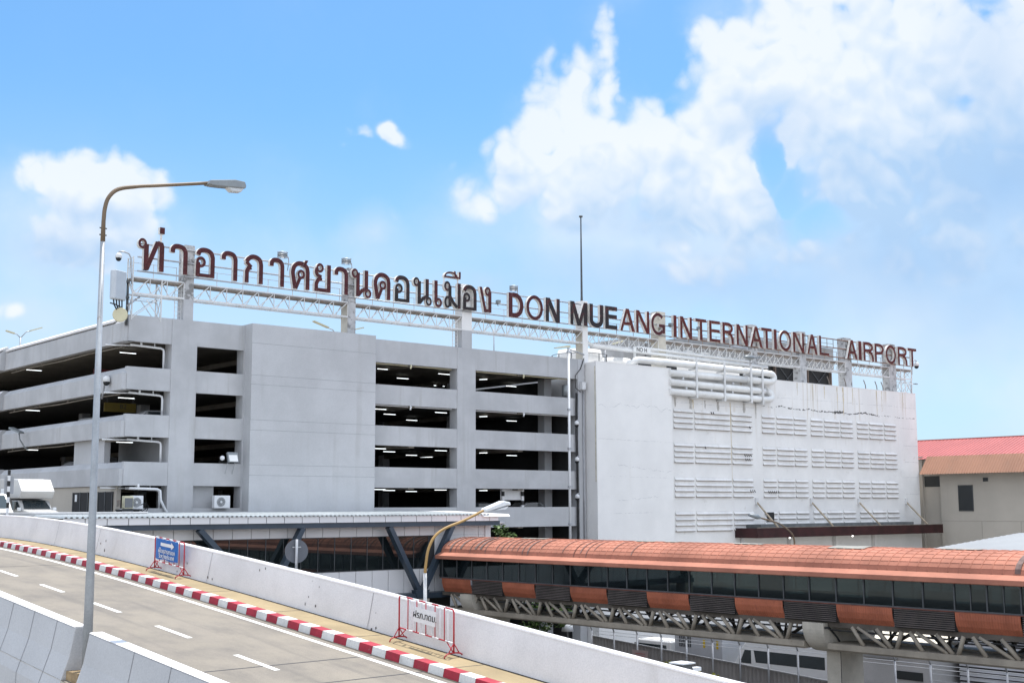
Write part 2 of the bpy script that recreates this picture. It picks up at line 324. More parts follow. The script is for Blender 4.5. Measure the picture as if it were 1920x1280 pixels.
def copy_tree(o, parent=None):
    c = o.copy(); COL.objects.link(c)
    if parent is not None: c.parent = parent
    for ch in o.children: copy_tree(ch, c)
    return c
def spl(pts, n=6):
    """Catmull-Rom through the points"""
    P = [Vector(p) for p in pts]; P = [2*P[0]-P[1]]+P+[2*P[-1]-P[-2]]; o = []
    for i in range(1, len(P)-2):
        for k in range(n):
            t = k/n; a, b, c, d = P[i-1:i+3]
            o.append(.5*((2*b)+(c-a)*t+(2*a-5*b+4*c-d)*t*t+(3*b-a-3*c+d)*t**3))
    return o+[P[-2]]

# ================================================================ SETTING
def struct(name, mb, m, **k): return tag(mb.build(name, m, **k), kind='structure')
struct('ground', MB().add([(-900,-300,GZ),(1500,-300,GZ),(1500,2600,GZ),(-900,2600,GZ)], [(0,1,2,3)]), GROUND)

struct('shade_ground', MB().add([(30,2,GZ+.004),(74,2,GZ+.004),(74,72,GZ+.004),(30,72,GZ+.004)], [(0,1,2,3)]), mat('shade_ground_asphalt', (.065,.062,.06), .9, .2, .4))  # added dark ground sheet that deepens the shade below and behind the bridge
def zr(Y):
    if Y > 60: return -1.443+(min(Y, 68)-60)*.02
    if Y < 18: return zr(18)+(Y-18)*.105
    v = (Y-40)/20; return -2.279+1.529*v-.575*v*v-.118*v**3
def xb(Y): v = (Y-40)/20; return 19.494+.165*v+.786*v*v
YS = [6+i*1.0 for i in range(71)]
def strip(o0, o1, d0, d1, ys=YS, mb=None):
    """surface between two offsets from the far barrier line, at heights above the ramp"""
    mb = mb or MB()
    return mb.sheet([[(xb(y)-o0, y, zr(y)+d0), (xb(y)-o1, y, zr(y)+d1)] for y in ys])
def extr(prof, y0, y1, n, mb=None, cap=True):
    """a closed profile of (offset, height) swept along the ramp"""
    mb = mb or MB(); k = len(prof); vs = []
    for i in range(n+1):
        y = y0+(y1-y0)*i/n; vs += [(xb(y)-o, y, zr(y)+d) for o, d in prof]
    fs = [(i*k+j, i*k+(j+1) % k, (i+1)*k+(j+1) % k, (i+1)*k+j) for i in range(n) for j in range(k)]
    if cap: fs += [tuple(range(k)), tuple(n*k+j for j in reversed(range(k)))]
    return mb.add(vs, fs)
# deck: carriageway on top, concrete slab below
struct('ramp_deck', extr([(.02,-.01),(9.4,-.01),(9.4,-1.0),(8.2,-1.3),(1.2,-1.3),(.02,-1.0)], 6, 76, 70), CONC)
struct('ramp_road', strip(1.84, 9.4, 0, 0), ROAD)
struct('ramp_pavement', strip(.45, 1.52, .165, .165), TILEP)
pj = MB()
for y in [12+i*3.9 for i in range(13)]: pj.sheet([[(xb(y+t)-.5, y+t, zr(y+t)+.168), (xb(y+t)-1.5, y+t, zr(y+t)+.168)] for t in (0, .03)])
struct('pavement_joint', pj, DARKJ)
rj = MB()
for y in (16.6, 24.25, 26.2, 44.6, 56): rj.sheet([[(xb(y+t)-1.86, y+t, zr(y+t)+.003), (xb(y+t)-9.0, y+t-.12, zr(y+t-.12)+.003)] for t in (0, .05)])
struct('road_joint', rj, DARKJ)
struct('gutter_dirt', strip(1.842, 1.93, .003, .003), mat('gutter_grit', (.075,.066,.055), .95, .4, 3)); struct('pavement_gutter', strip(.50, .58, .172, .169), mat('gutter_grit'))
struct('edge_line', strip(2.14, 2.29, .004, .004), LINE)
struct('near_edge_line', strip(8.5, 8.62, .004, .004), LINE)
dl = MB()
for k in range(14):
    y = 25.7+4.02*(k-4); ys = [y+i*.2 for i in range(10)]
    strip(4.78, 4.93, .004, .004, ys, dl)
struct('lane_marking', dl, LINE)
kr, kw = MB(), MB(); y = 8.0; k = 0; PITCHK = .54
while y < 74:
    extr([(1.49,.0),(1.49,.19),(1.80,.19),(1.84,.0)], y+.008, y+PITCHK-.008, 1, kr if k % 2 == 0 else kw); y += PITCHK; k += 1
struct('kerb_red', kr, RED); struct('kerb_white', kw, WKERB)

# concrete barriers
prof_far = [(.52,.0),(.44,.42),(.30,1.11),(.27,1.135),(.06,1.135),(.03,1.11),(.0,-.9),(.52,-.9)]
far = extr(prof_far, 6, 76, 70)
t = thing('concrete_barrier', 'long white concrete barrier with scuffed face behind the red and white kerb', 'barrier', (19.6,30,zr(30)))
far.build('wall', BARR, t)
cap = extr([(.315,1.112),(.30,1.15),(.05,1.15),(.02,1.112)], 6, 76, 70); cap.build('coping', BARR, t)
jl = MB()
for y in (28.4, 37.2, 46.4, 51.0): jl.add([(xb(y)-.525,y,zr(y)+.17),(xb(y)-.449,y,zr(y)+.42),(xb(y)-.314,y,zr(y)+1.1),(xb(y)-.314,y+.015,zr(y)+1.1),(xb(y)-.449,y+.015,zr(y)+.42),(xb(y)-.525,y+.015,zr(y)+.17)], [(0,1,4,5),(1,2,3,4)])
jl.build('joint', mat('barrier_joint_dirt', (.22,.22,.23), .9), t)
ch = MB(); rnd = random.Random(3)
for i in range(22):
    y = rnd.choice([43.4,46.0,39.2,36.8,34,31,28,25.5])+rnd.uniform(-.5,.5); d = rnd.choice([.25,.35,.6,.9])+rnd.uniform(-.12,.12); q = rnd.uniform(.012,.045)
    o = .52-.19*d if d < .42 else .44-(d-.42)*.203
    n = rnd.randint(5, 7)
    ch.add([(xb(y)-o-.006, y+q*math.cos(a)*rnd.uniform(.5,1.2), zr(y)+d+1.8*q*math.sin(a)*rnd.uniform(.4,1.2)) for a in [2*math.pi*j/n for j in range(n)]], [tuple(range(n))])
tag(ch.build('scuff_mark', mat('scuff_dirt', (.16,.14,.125), .9, .3, 5), t), kind='stuff')
prof_near = [(8.82,.0),(8.84,1.02),(8.87,1.05),(9.10,1.05),(9.13,1.02),(9.24,.45),(9.48,-.25),(9.50,-2.6),(8.82,-2.6)]
for (y0, y1, lab) in ((26.62, 62, 'near white barrier at the frame edge, left of the tall lamp post'), (6, 25.95, 'near white barrier, right of the tall lamp post at the bottom')):
    t = thing('concrete_barrier', lab, 'barrier', (10.6,(y0+y1)/2,zr((y0+y1)/2)), 'barriers along the near side of the ramp')
    extr(prof_near, y0, y1, int((y1-y0)/1.5)).build('wall', BARR_SHADE, t, bevel=.012)
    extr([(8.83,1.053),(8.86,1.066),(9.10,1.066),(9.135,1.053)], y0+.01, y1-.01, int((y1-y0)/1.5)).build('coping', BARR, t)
    jn = MB(); y = y0+.9 if y0 > 20 else y1-2.0
    while y0 < y < y1:
        jn.sheet([[(xb(y+e)-o-.004, y+e, zr(y+e)+d) for o, d in ((9.102,1.067),(9.13,1.02),(9.24,.45),(9.48,-.25),(9.50,-2.5))] for e in (0, .02)]); y += 1.22 if y0 > 20 else -1.45
    jn.build('joint', mat('barrier_joint_dirt', (.22,.22,.23), .9), t)
# upper road in front of the car park
struct('upper_road', MB().box(-40, 32.3, 70.6, 150, -1.6, -1.15), ROAD)
t = thing('parapet_wall', 'low sunlit white wall along the upper road behind the ramp barrier', 'wall', (20,70.6,-1.15))
MB().box(-20, 32.0, 70.3, 70.58, -2.6, -.26).build('wall', BARR_SHADE, t); MB().box(-20.03, 32.03, 70.27, 70.61, -.26, -.19).build('coping', BARR, t)

# ================================================================ CAR PARK
FY, FX, FE = 75.0, 32.5, 71.3
SP = [(10.35,12.0),(7.34,8.76),(4.41,5.81),(1.40,2.86),(-1.52,0.0),(-4.5,-2.95),(-7.4,-5.9)]
t = CARPARK = thing('car_park', 'grey multi-storey car park with open decks and a blank stair tower', 'building', (FX, FY, GZ))
for i, (z0, z1) in enumerate(SP):
    p = MB()
    p.prism([(FY,z0),(FY+.32,z0),(FY+.32,z1),(FY,z1)], 'x', FX+.003, FE-.3)
    p.build('parapet', GREY if i < 4 else GREY2, t)
    if i < 5:
        # the left side: same band with a splayed top, and a shallower block at the corner
        zc = z0+(z1-z0)*.76
        q = MB().prism([(FX,z0),(FX+.5,z0),(FX+.5,z1),(FX+.32,z1),(FX,zc)], 'y', FY+.002, 97.2)
        q.prism([(FX-.35,z0-.03),(FX+.3,z0-.03),(FX+.3,z1+.04),(FX-.02,z1+.04),(FX-.35,zc)], 'y', 97.203, 140)
        if i not in (4,): q.box(FX-.26, FX-.002, FY+.06, FY+2.1, z0-.02, zc-.08)
        q.build('side_parapet', GREY, t)
# copings lit by the sun
cp = MB().prism([(FX-.05,11.72),(FX+.55,12.06),(FX+.55,12.16),(FX-.05,11.86)], 'y', FY+2.15, 97.1); cp.prism([(FX-.4,11.75),(FX+.2,12.1),(FX+.2,12.2),(FX-.4,11.89)], 'y', 97.25, 140)
cp.build('coping', BARR, t)
# slabs, downstand beams, columns
for i, (z0, z1) in enumerate(SP[:5]):
    zb = z0+.22
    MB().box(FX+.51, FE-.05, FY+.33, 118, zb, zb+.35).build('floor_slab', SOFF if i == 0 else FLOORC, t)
bm_ = MB()
for z0, z1 in SP[:5]:
    for x in (44, 54.5, 65): bm_.box(x-.25, x+.25, FY+.33, 117.9, z0-.12, z0+.215)
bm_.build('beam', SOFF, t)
inner = MB()
for x in (44.0, 54.5, 65):
    for y in (84, 94, 104, 114): inner.box(x-.35, x+.35, y-.35, y+.35, GZ, 10.3) if y > 90 or x > 60 else None
for y in (88.5, 99.5): inner.box(FX+7, FX+7.7, y, y+.7, GZ, 10.3)
inner.build('inner_column', GREY2, t); MB().box(69.6, 70.4, 77.6, 78.4, GZ, 10.5).build('inner_column', GREY2, t)
for x0, x1, ze in ((35.4,37.15,11.99),(58.46,60.22,11.99)):
    MB().box(x0, x1, FY-.035, FY+.9, GZ, ze).build('front_pillar', GREY, t)
MB().box(40.52, 41.0, FY-.03, FY+.9, GZ, 11.99).build('front_pillar', GREY, t)
MB().box(70.95, 71.72, FY-.03, FY+.9, GZ, 11.99).build('front_pillar', GREY2, t)
st = MB().box(40.62, 50.42, 74.05, 75.9, GZ, 12.08); st.build('stair_tower', GREY2, t)
jn = MB()
for z in (10.78, 8.66, 8.05, 5.72, 5.05, 2.78, 2.1): jn.box(40.61, 50.43, 74.046, 74.1, z, z+.018)
jn.build('plaster_joint', mat('joint_grey', (.24,.25,.27), .9), t)  # thin grey joint lines standing just proud of the tower face
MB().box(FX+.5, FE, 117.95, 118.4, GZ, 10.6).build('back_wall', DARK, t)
MB().box(FX+.4, FX+.8, 79.0, 84.0, 2.8, 4.6).build('side_wall', GREY2, t)
MB().box(36.0, 36.2, 75.5, 84.0, 2.0, 4.5).build('side_wall', GREY2, t)
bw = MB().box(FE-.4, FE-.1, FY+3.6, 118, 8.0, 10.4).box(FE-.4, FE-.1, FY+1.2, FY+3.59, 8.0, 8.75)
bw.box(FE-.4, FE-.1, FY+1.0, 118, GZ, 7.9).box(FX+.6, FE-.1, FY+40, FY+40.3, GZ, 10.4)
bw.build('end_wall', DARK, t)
# ceiling tubes: one row near the front, others deeper
lights = []
for i, (z0, z1) in enumerate(SP[:5]):
    zc = z0+.02
    L = [(53.9,78.1),(59.0,82.8),(59.6,78.1),(64.7,79.2),(70.2,82.5),(65.1,86.0)] if i == 0 else [(53.6,78.1),(57.2,82.0),(59.3,78.1),(64.7,79.2),(69.8,82.0),(62.6,86.5),(66.0,89),(55.0,88.0),(53.4,92),(71.0-.8,92.0)]
    L = L[:6 if i < 2 else 9]+[(34.9,80.5),(33.9,95.0),(39.2,81.0)]
    for j, (x, y) in enumerate(L):
        ln = .56; d = (1, 0) if (x < 62 or j % 3) else (.55, -.83)
        lights.append((x, y, zc-.10, d, ln))
for x, y, z, d, ln in lights:
    if y > 91 and x > 40: continue
    MB().beam((x-d[0]*ln, y-d[1]*ln, z), (x+d[0]*ln, y+d[1]*ln, z), .04, .03).build('ceiling_light', TUBE, t)
# white drain pipes under the corner soffits
for i, (z0, z1) in enumerate(SP[:4]):
    dp = MB(); zz = z0-.16
    dp.path([(32.9,FY+.55,zz),(34.9,FY+.5,zz-.09),(35.08,FY+.5,zz-.16),(35.12,FY+.5,zz-.35),(35.12,FY+.5,SP[i+1][1]-.1)], .075, 8)
    dp.path([(31.2+.6,FY+1.8,zz+.02),(33.5,FY+.8,zz)], .05, 6); dp.cyl((33.6,FY+.53,zz-.02),(33.6,FY+.53,z0+.22), .07); dp.cyl((34.5,FY+.53,zz-.02),(34.5,FY+.53,z0+.22), .04, 6)
    dp.build('drain_pipe', WPLAST, t)
    dp2 = MB(); dp2.path([(32.95,97-k*5.0,zz-.02+(k % 2)*.06) for k in range(5)], .045, 6)
    for k in range(4): dp2.cyl((32.95,96-k*5.2,zz),(32.95,96-k*5.2,z0+.2), .05, 6)
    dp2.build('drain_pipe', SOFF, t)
dp = MB().path([(32.9,FY-.02,1.22),(34.7,FY-.06,1.18),(34.9,FY-.08,1.1),(34.95,FY-.1,.5),(35.25,FY-.14,-.1),(35.75,FY-.16,-.75)], .085, 8)
dp.cyl((33.5,FY,1.2),(33.5,FY,1.5), .07); dp.build('drain_pipe', WPLAST, t)
for x0, x1, z0 in ((50.5,58.3,10.35),(60.3,70.5,10.35),(60.3,70.5,7.34),(50.5,58.3,7.34)):
    rail = MB().beam((x0,FY+.45,z0-.04),(x1,FY+.45,z0-.04),.06,.08); xm = x0+(x1-x0)*.47
    rail.path([(xm,FY+.1,z0+.05),(xm,FY-.05,z0-.1),(xm-.12,FY-.12,z0-.3)], .06, 6); rail.build('drain_spout', CREAM if z0 > 9 else WPLAST, t)
# small rooms at the upper-road level behind the truck
MB().box(32.62, 32.9, 76.2, 92, -1.6, 1.38).build('office_wall', TAUPE, t)
for y0, y1 in ((80.5,83.0),(76.65,78.85)):
    d = MB().box(32.56, 32.615, y0, y1, -1.55, 1.03).build('office_door', DARK, t)
    e = MB(); 
    for y in (y0, (y0+y1)/2, y1): e.box(32.52, 32.555, y-.04, y+.04, -1.55, 1.05)
    e.build('frame', FRAMED, d)
MB().box(32.53, 32.556, 82.3, 82.62, .45, .9).build('notice', WPLAST, t)
MB().box(37.2, 38.9, 75.6, 75.75, -1.5, 1.38).build('plywood_panel', GREY2, t)
# ================================================================ WHITE PLANT BUILDING
WX0, WX1, WT = 71.8, 119.6, 11.75
t = PLANT = thing('plant_building', 'white windowless plant building with rows of concrete louvres and rust streaks', 'building', (WX0, 73.7, GZ))
MB().box(WX0, 80.8, 73.7, 92, GZ, WT).build('front_panel', WHITE, t)
rw = MB().box(80.803, WX1, 74.3, 92, GZ, WT); rw.build('recessed_wall', WHITEST, t)
pr = MB().box(80.75, WX1+.02, 74.28, 74.5, WT, WT+.05).box(WX0-.02, 80.8, 73.68, 73.95, WT, WT+.05); pr.build('coping', WHITE, t)
BAYS = [[(81.6,84.06),(84.32,89.06),(89.33,92.12)],[(93.65,95.5),(95.8,98.3),(98.46,100.34)],[(101.07,102.94),(103.24,105.69),(105.92,107.88)],[(108.67,110.56),(110.83,113.19),(113.47,115.5)]]
ROWS = [8.45, 5.49, 2.54, -.40]
for bay in BAYS:
    for zt in ROWS:
        for x0, x1 in bay:
            lv = MB(); ed = MB()
            for k in range(4):
                z = zt-.06-k*.47
                lv.prism([(74.297,z),(74.16,z-.19),(74.16,z-.235),(74.19,z-.235),(74.297,z-.15)], 'x', x0+.03, x1-.03)
                ed.box(x0+.03, x1-.03, 74.145, 74.30, z-.275, z-.238)
            lv.box(x0+.01, x1-.01, 74.27, 74.299, zt-1.62, zt+.02)
            L = lv.build('louvre', LOUV, t); ed.build('slat_edge', LOUVE, L)
cr = MB(); rnd = random.Random(5)
def crack(x0, x1, z0, z1, y, wd, brk=.2, amp=.05):
    n = int((x1-x0)/.16); zz = 0; prev = None
    for i in range(n+1):
        zz = zz*.86+rnd.uniform(-amp, amp); x = x0+(x1-x0)*i/n; z = z0+(z1-z0)*i/n+zz; h = wd*rnd.uniform(.2, 1.3)
        cur = [(x, y, z), (x, y, z+h)]
        if prev and rnd.random() > brk: cr.add([prev[0], cur[0], cur[1], prev[1]], [(0,1,2,3)])
        prev = cur
crack(96.2, 104.6, 9.22, 9.10, 74.294, .11, .22); crack(104.6, 112.5, 9.10, 9.02, 74.294, .15, .06, .07); crack(112.5, 119.4, 9.0, 9.1, 74.294, .06, .4)
crack(92.6, 96, 9.4, 9.2, 74.294, .05, .5); crack(105, 106.5, 9.0, 9.25, 74.293, .22, .1)
cr.build('crack', mat('spalled_concrete', (.13,.125,.12), .95, .4, 4), t)
cr = MB()
crack(72, 80.7, 8.35, 8.15, 73.694, .025, .1, .14); crack(71.9, 80.8, 5.45, 5.4, 73.694, .018, .1, .02); crack(74, 80.6, 3.4, 2.9, 73.694, .02, .15, .10); crack(73, 80, 2.45, 2.4, 73.694, .015, .3, .02)
crack(74.2, 79, .4, .95, 73.694, .02, .2, .1); crack(73.6, 78.5, -.55, -.5, 73.694, .018, .2, .01); crack(96, 119.5, 10.15, 10.2, 74.293, .022, .25, .02); crack(81, 93, 8.95, 8.95, 74.293, .02, .2, .02)
crack(116.9, 119.5, 6.2, 6.2, 74.293, .025, .1, .01); crack(116.9, 119.5, 4.5, 4.5, 74.293, .025, .1, .01); crack(116.5, 119.5, 2.9, 2.9, 74.293, .025, .1, .01); crack(117, 119.5, 1.2, 1.2, 74.293, .025, .1, .01); crack(116.5, 119.5, 8.0, 8.0, 74.293, .025, .1, .01)
cr.build('hairline_crack', mat('hairline_dirt', (.42,.42,.43), .9), t)
rnd = random.Random(12)
def stain(x, z1, z0, w_, name, m):
    n = 9; L_, R_ = [], []
    for i in range(n+1):
        f = i/n; hw = w_*(1-f*.65)*rnd.uniform(.55,1.1); xx = x+rnd.uniform(-.03,.03); zz = z1+(z0-z1)*f
        L_.append((xx-hw, 74.292, zz)); R_.append((xx+hw, 74.292, zz))
    MB().sheet([L_, R_]).build(name, m, t)
RS, GS = mat('rust_run_stain', (.60,.51,.36), .9, .2, 2), mat('grey_run_stain', (.50,.48,.45), .9, .25, 2)
for x, z1, z0, w_ in ((105.6,11.7,9.3,.09),(106.6,11.7,8.9,.13),(108.2,11.7,10.0,.07),(112.4,11.7,9.2,.10),(113.3,11.7,9.6,.06),(89.25,9.3,2.0,.07),(84.2,9.3,8.5,.12),(103.5,11.6,10.4,.08),(117.2,11.7,10.2,.06),(99.2,11.7,10.5,.06)): stain(x, z1, z0, w_, 'rust_run', RS)
for x, z1, z0, w_ in ((83.9,9.35,7.0,.22),(87.55,9.3,7.6,.2),(91.2,9.3,6.9,.24),(92.85,9.3,8.0,.16),(81.9,9.4,8.6,.18),(85.8,9.3,8.6,.14)): stain(x, z1, z0, w_, 'dirt_run', GS)
# spalls with exposed bars in the louvres
spm = MB()
for x0, z, n in ((86.4,8.15,2),(90.9,5.0-.5,4),(91.0,4.12,3),(91.6,1.28,3),(94.2,1.2,6),(84.3+1.2,5.05,1),(94.0,-.85,1),(91.7,7.05,1)):
    for i in range(n): spm.beam((x0+i*.28,74.14,z+.18),(x0+.12+i*.28,74.14,z-.02),.07,.03)
spm.box(93.9, 94.9, 74.13, 74.15, -1.4, -.55)
spm.build('spall', INK, t)
MB().box(71.79, 71.797, 73.80, 73.90, 2, 11.4).build('yellow_stain', mat('ochre_stain', (.62,.57,.45), .9, .2, 3), t)

# ================================================================ TERMINAL LINK WITH V-BRACES (in front of the car park)
t = thing('terminal_link', 'low white panelled building with dark glazing and steel blue V braces', 'building', (40, 66, GZ))
TX0, TX1 = 25.4, 55.0
fa = MB(); x = TX0
while x < TX1-.1: fa.box(x+.022, min(x+1.2, TX1)-.022, 66.0, 66.06, -.90, -.52); x += 1.2
fa.build('fascia', PANEL, t)
MB().box(TX0, TX1, 66.065, 74.0, -.86, -.56).build('roof_core', DARKJ, t)
rf = MB(); rows = [[], []]; x = TX0-.1
while x < TX1-1.0:
    for dx, dz in ((0,0),(.15,0),(.17,.075),(.28,.075),(.3,0)):
        rows[0].append((x+dx, 65.9, -.515+dz)); rows[1].append((x+dx, 74.02, -.30+dz))
    x += .3
rf.sheet(rows); rf.build('roof', ROOFG, t)
MB().prism([(65.85,-.62),(66.5,-.62),(73,-.30),(73,-.22),(66,-.46)], 'x', 53.6, TX1+.9).build('roof_edge', PANEL, t)
MB().box(TX0, TX1+.2, 66.1, 66.5, -1.2, -.905).build('edge_beam', BLUEST, t)
MB().cyl((TX1-.2,66.3,-1.03),(TX1+.7,66.3,-1.03),.12,10).build('drain_pipe', WPLAST, t)
pw = MB(); x = TX0+.6
while x < TX1:
    x1 = min(x+1.22, TX1)
    pw.box(x+.018, x1-.018, 67.0, 67.05, -1.80, -1.0)
    pw.box(x+.018, x1-.018, 67.0, 67.05, -5.40, -3.92)
    if x >= 49.9: pw.box(x+.018, x1-.018, 67.0, 67.05, -3.91, -1.81)
    x += 1.22
pw.build('wall_panel', PANEL, t)
MB().box(TX0+.4, TX1-.02, 67.056, 67.2, -5.38, -1.0).build('wall_core', DARKJ, t)
nwin = 20; x0 = 26.0
for k in range(nwin):
    xa = x0+k*1.195; o = MB().box(xa+.02, xa+1.175, 67.01, 67.04, -3.86, -1.84).build('window', GLT, t)
wf = MB()
for k in range(nwin+1): wf.box(x0+k*1.195-.02, x0+k*1.195+.02, 66.985, 67.052, -3.9, -1.81)
wf.box(x0, x0+nwin*1.195, 66.985, 67.052, -3.92, -3.87); wf.box(x0, x0+nwin*1.195, 66.985, 67.052, -1.84, -1.80)
wf.build('window_frame', FRAMED, t)
for xt, xbm in ((33.3,37.4),(40.0,37.7),(46.3,48.65),(51.3,48.95),(28.0,26.2)):
    MB().beam((xt,66.35,-1.2),(xbm,66.35,-5.3),.30,.46,(0,1,0)).build('brace', BLUEST, t)
MB().box(TX0, TX1, 66.2, 74, -5.75, -5.42).build('floor_beam', BLUEST, t)
nb = MB()
for x in (37.55, 48.8, 26.2): nb.prism([(x-.55,-5.2),(x+.55,-5.2),(x+.4,-5.74),(x-.4,-5.74)], 'y', 66.1, 66.6)
nb.build('brace_node', BLUEST, t)
pd = MB()
for x in (37.55, 48.8, 26.2): pd.box(x-.45, x+.45, 66.0, 66.9, GZ, -5.76)
pd.build('pier', CONC, t)
MB().box(TX0+1, TX1-1, 70, 74, GZ, -5.76).build('ground_floor', DARK, t)
MB().box(54.6, 55.05, 66.9, 70, -5.4, -1.0).build('end_wall', PANEL, t)

# ================================================================ ORANGE SKYBRIDGE
BX, BY0, BY1 = 49.95, 12.6, 65.9
t = thing('skybridge', 'covered footbridge with orange barrel roof, dark glazing and tubular truss', 'footbridge', (52, 40, GZ))
# barrel roof: ribs every 0.5 m, cross seams
PYC = 36.36
arc = []
for i in range(15):
    a = math.pi*(1-i/14); arc.append((52.05+1.95*math.cos(a)*1.0, -2.86+.93*math.sin(a)))
rf = MB(); n = int((BY1-BY0)/.5)
for k in range(n):
    y0 = BY1-k*.5; y1 = y0-.5
    rf.sheet([[(x, yy, z+dz) for (x, z) in arc] for yy, dz in ((y0,0),(y0-.42,0),(y0-.44,.035),(y0-.48,.035),(y1,0))])
rf.prism(arc, 'y', BY1-.02, BY1)
rf.build('barrel_roof', ORANGE, t)
sm = MB()
for (x, z) in arc[1:8]:
    k = BY0
    sm.box(x-.007, x+.007, BY0, BY1-.05, z+.004, z+.014)
for k in range(n):
    y = BY1-k*.5-.425
    sm.add([(x*1, y+dy, z+.012) for dy in (0, -.014) for (x, z) in arc[:9]], [(i, i+1, i+10, i+9) for i in range(8)])
sm.build('roof_seam', mat('seam_line', (.29,.115,.08), .8, .3, 2), t)  # seams in a darker orange than the roof sheet
for y0, w_, i0, i1 in ((59.9,2.4,6,8),(50.2,1.5,6,8),(43.2,2.0,6,8),(36.9,2.0,5,8),(31.3,2.0,6,8),(48.2-.3,1.0,6,8)):
    MB().sheet([[(x, yy, z+.045) for (x, z) in arc[i0:i1]] for yy in (y0, y0-w_)]).build('roof_patch', SKYL, t)
rnd = random.Random(9); GRIME = mat('roof_grime_stain', (.20,.135,.12), .85, .35, 3)
for k in range(30):
    y0 = BY1-.46-.5*(k if k < 19 else k+rnd.choice([0,1,5])); i0 = rnd.choice([0,1,1,2]); i1 = rnd.choice([6,7,8,8]); w_ = rnd.choice([.06,.08,.12,.2]) if k < 22 else .05
    if rnd.random() < .25 and k > 3: continue
    MB().sheet([[(x-.01, yy, z+.05) for (x, z) in arc[i0:i1]] for yy in (y0+w_/2, y0-w_/2)]).build('roof_grime', GRIME, t)
for y0, w_ in ((26.9,.25),(26.3,.12)): MB().sheet([[(x-.01, yy, z+.05) for (x, z) in arc[0:7]] for yy in (y0, y0-w_)]).build('roof_grime', GRIME, t)
MB().prism([(49.62,-3.05),(50.14,-2.84),(50.20,-2.88),(50.20,-3.28),(49.66,-3.28),(49.62,-3.25)], 'y', BY0, BY1+.02).build('eave', ORANGE, t)
MB().prism([(54.48,-3.05),(53.96,-2.84),(53.9,-2.88),(53.9,-3.28),(54.44,-3.28)], 'y', BY0, BY1+.02).build('eave', ORANGE, t)
MB().box(50.32, 53.9, BY0, BY1, -5.32, -5.05).build('floor', SOFF, t)
MB().box(50.25, 53.85, BY0, BY1, -3.32, -3.285).build('ceiling', GREY2, t)
MB().box(BX, 54.1, BY1-.1, BY1, -4.4, -3.29).build('end_screen', GLD, t)
yb_ = 65.65; k = 0
while yb_ > BY0+3:
    y1 = yb_-3.0
    if k % 2 == 0:
        rows = []; m = 24
        for j in range(m*2+1):
            yy = yb_-.03-(2.94)*j/(m*2); dx = .018 if j % 2 else 0
            rows.append([(BX+dx, yy, -4.5), (BX+.02+dx, yy, -4.8), (BX+.10+dx, yy, -5.08), (BX+.26+dx, yy, -5.33)])
        MB().sheet(rows).build('orange_panel', ORANGEP, t)
    else:
        lm = MB()
        for j in range(9):
            z = -4.52-j*.09; lm.prism([(BX+.02,z-.042),(BX+.04,z-.045),(BX+.10,z),(BX+.08,z)], 'y', y1+.03, yb_-.03)
        L_ = lm.build('louvre_panel', LOUVD, t); MB().box(BX+.11, BX+.14, y1, yb_, -5.33, -4.5).build('backing', BLACK, L_)
    for (ya, yc) in ((yb_-.03, yb_-1.47), (yb_-1.53, y1+.03)):
        MB().box(BX+.10, BX+.115, yc, ya, -4.40, -3.29).build('window', GLB, t)
    yb_ = y1; k += 1
rnd = random.Random(21); y = 64.0
hr = MB().box(50.5, 50.56, BY0, BY1-.3, -4.25, -4.19).box(53.5, 53.56, BY0, BY1-.3, -4.25, -4.19); hr.build('handrail', GALV, t)
while y > BY0+2:
    L_ = rnd.uniform(.6, 2.2)
    MB().box(53.4, 53.75, y-L_, y, -5.0, -5.0+rnd.uniform(.7,1.5)).build('display_panel', [GREY2, DARK, FRAMED, PANEL][rnd.randrange(4)], t); y -= L_+rnd.uniform(.8, 3.2)
mu = MB(); y = 65.65
while y > BY0:
    mu.box(BX+.05, BX+.14, y-.03, y+.03, -4.42, -3.285); mu.box(53.95, 54.03, y-.03, y+.03, -4.42, -3.285); y -= 1.5
for y in (28.9, 27.4): mu.box(BX+.06, BX+.13, y-.02, y+.02, -4.42, -3.285)
mu.box(BX+.04, BX+.15, BY0, BY1, -4.46, -4.405); mu.build('mullion', FRAMED, t)
MB().box(BX+.02, BX+.13, BY0, BY1, -4.50, -4.462).build('sill', mat('rusty_sill', (.16,.055,.04), .7, .3, 2), t)
MB().box(53.98, 54.06, BY0, BY1, -5.3, -4.45).build('far_side_panel', ORANGEP, t)
MB().box(BX+.27, 53.95, BY0, BY1, -5.56, -5.335).build('bottom_beam', mat('dark_beam_paint', (.10,.085,.07), .8, .25, 1), t)
for ya_, yc_ in ((BY0, PYC-.1), (PYC+1.22, BY1)):
    MB().prism([(BX+.12,-6.30),(51.9,-6.30),(51.9,-6.64),(BX+.2,-6.64),(BX+.12,-6.56)], 'y', ya_, yc_).build('bottom_chord', TRUSS, t)
    MB().box(52.6, 53.7, ya_, yc_, -6.66, -6.32).build('bottom_chord', TRUSS, t)
stn = 0; yb_ = 65.0
while yb_ > BY0+2:
    for a, b, r in () if abs(yb_-1.5-PYC) < 1.2 else ((.0,.19,.10),(.1,.6,.085),(.43,.68,.10),(.86,.76,.105)):
        MB().cyl((BX+.3, yb_-a*3.0, -5.5), (BX+.32, yb_-b*3.0, -6.32), r, 8).build('strut', TRUSS, t)
    yb_ -= 3.0
bs = MB(); yb_ = 65.0
while yb_ > BY0+2:
    for a, b in ((.19,.0),(.6,.15),(.55,.95),(.76,.9)): bs.cyl((53.4, yb_-a*3.0, -5.5), (53.1, yb_-b*3.0, -6.35), .08, 6)
    bs.cyl((53.3,yb_,-5.56),(51.2,yb_-1.4,-6.32),.06,6)
    yb_ -= 3.0
tag(bs.build('rear_strut', mat('shaded_truss_paint', (.12,.11,.095), .8, .2, 1), t))  # rear struts painted darker to stand in for the shade under the deck
cb = MB()
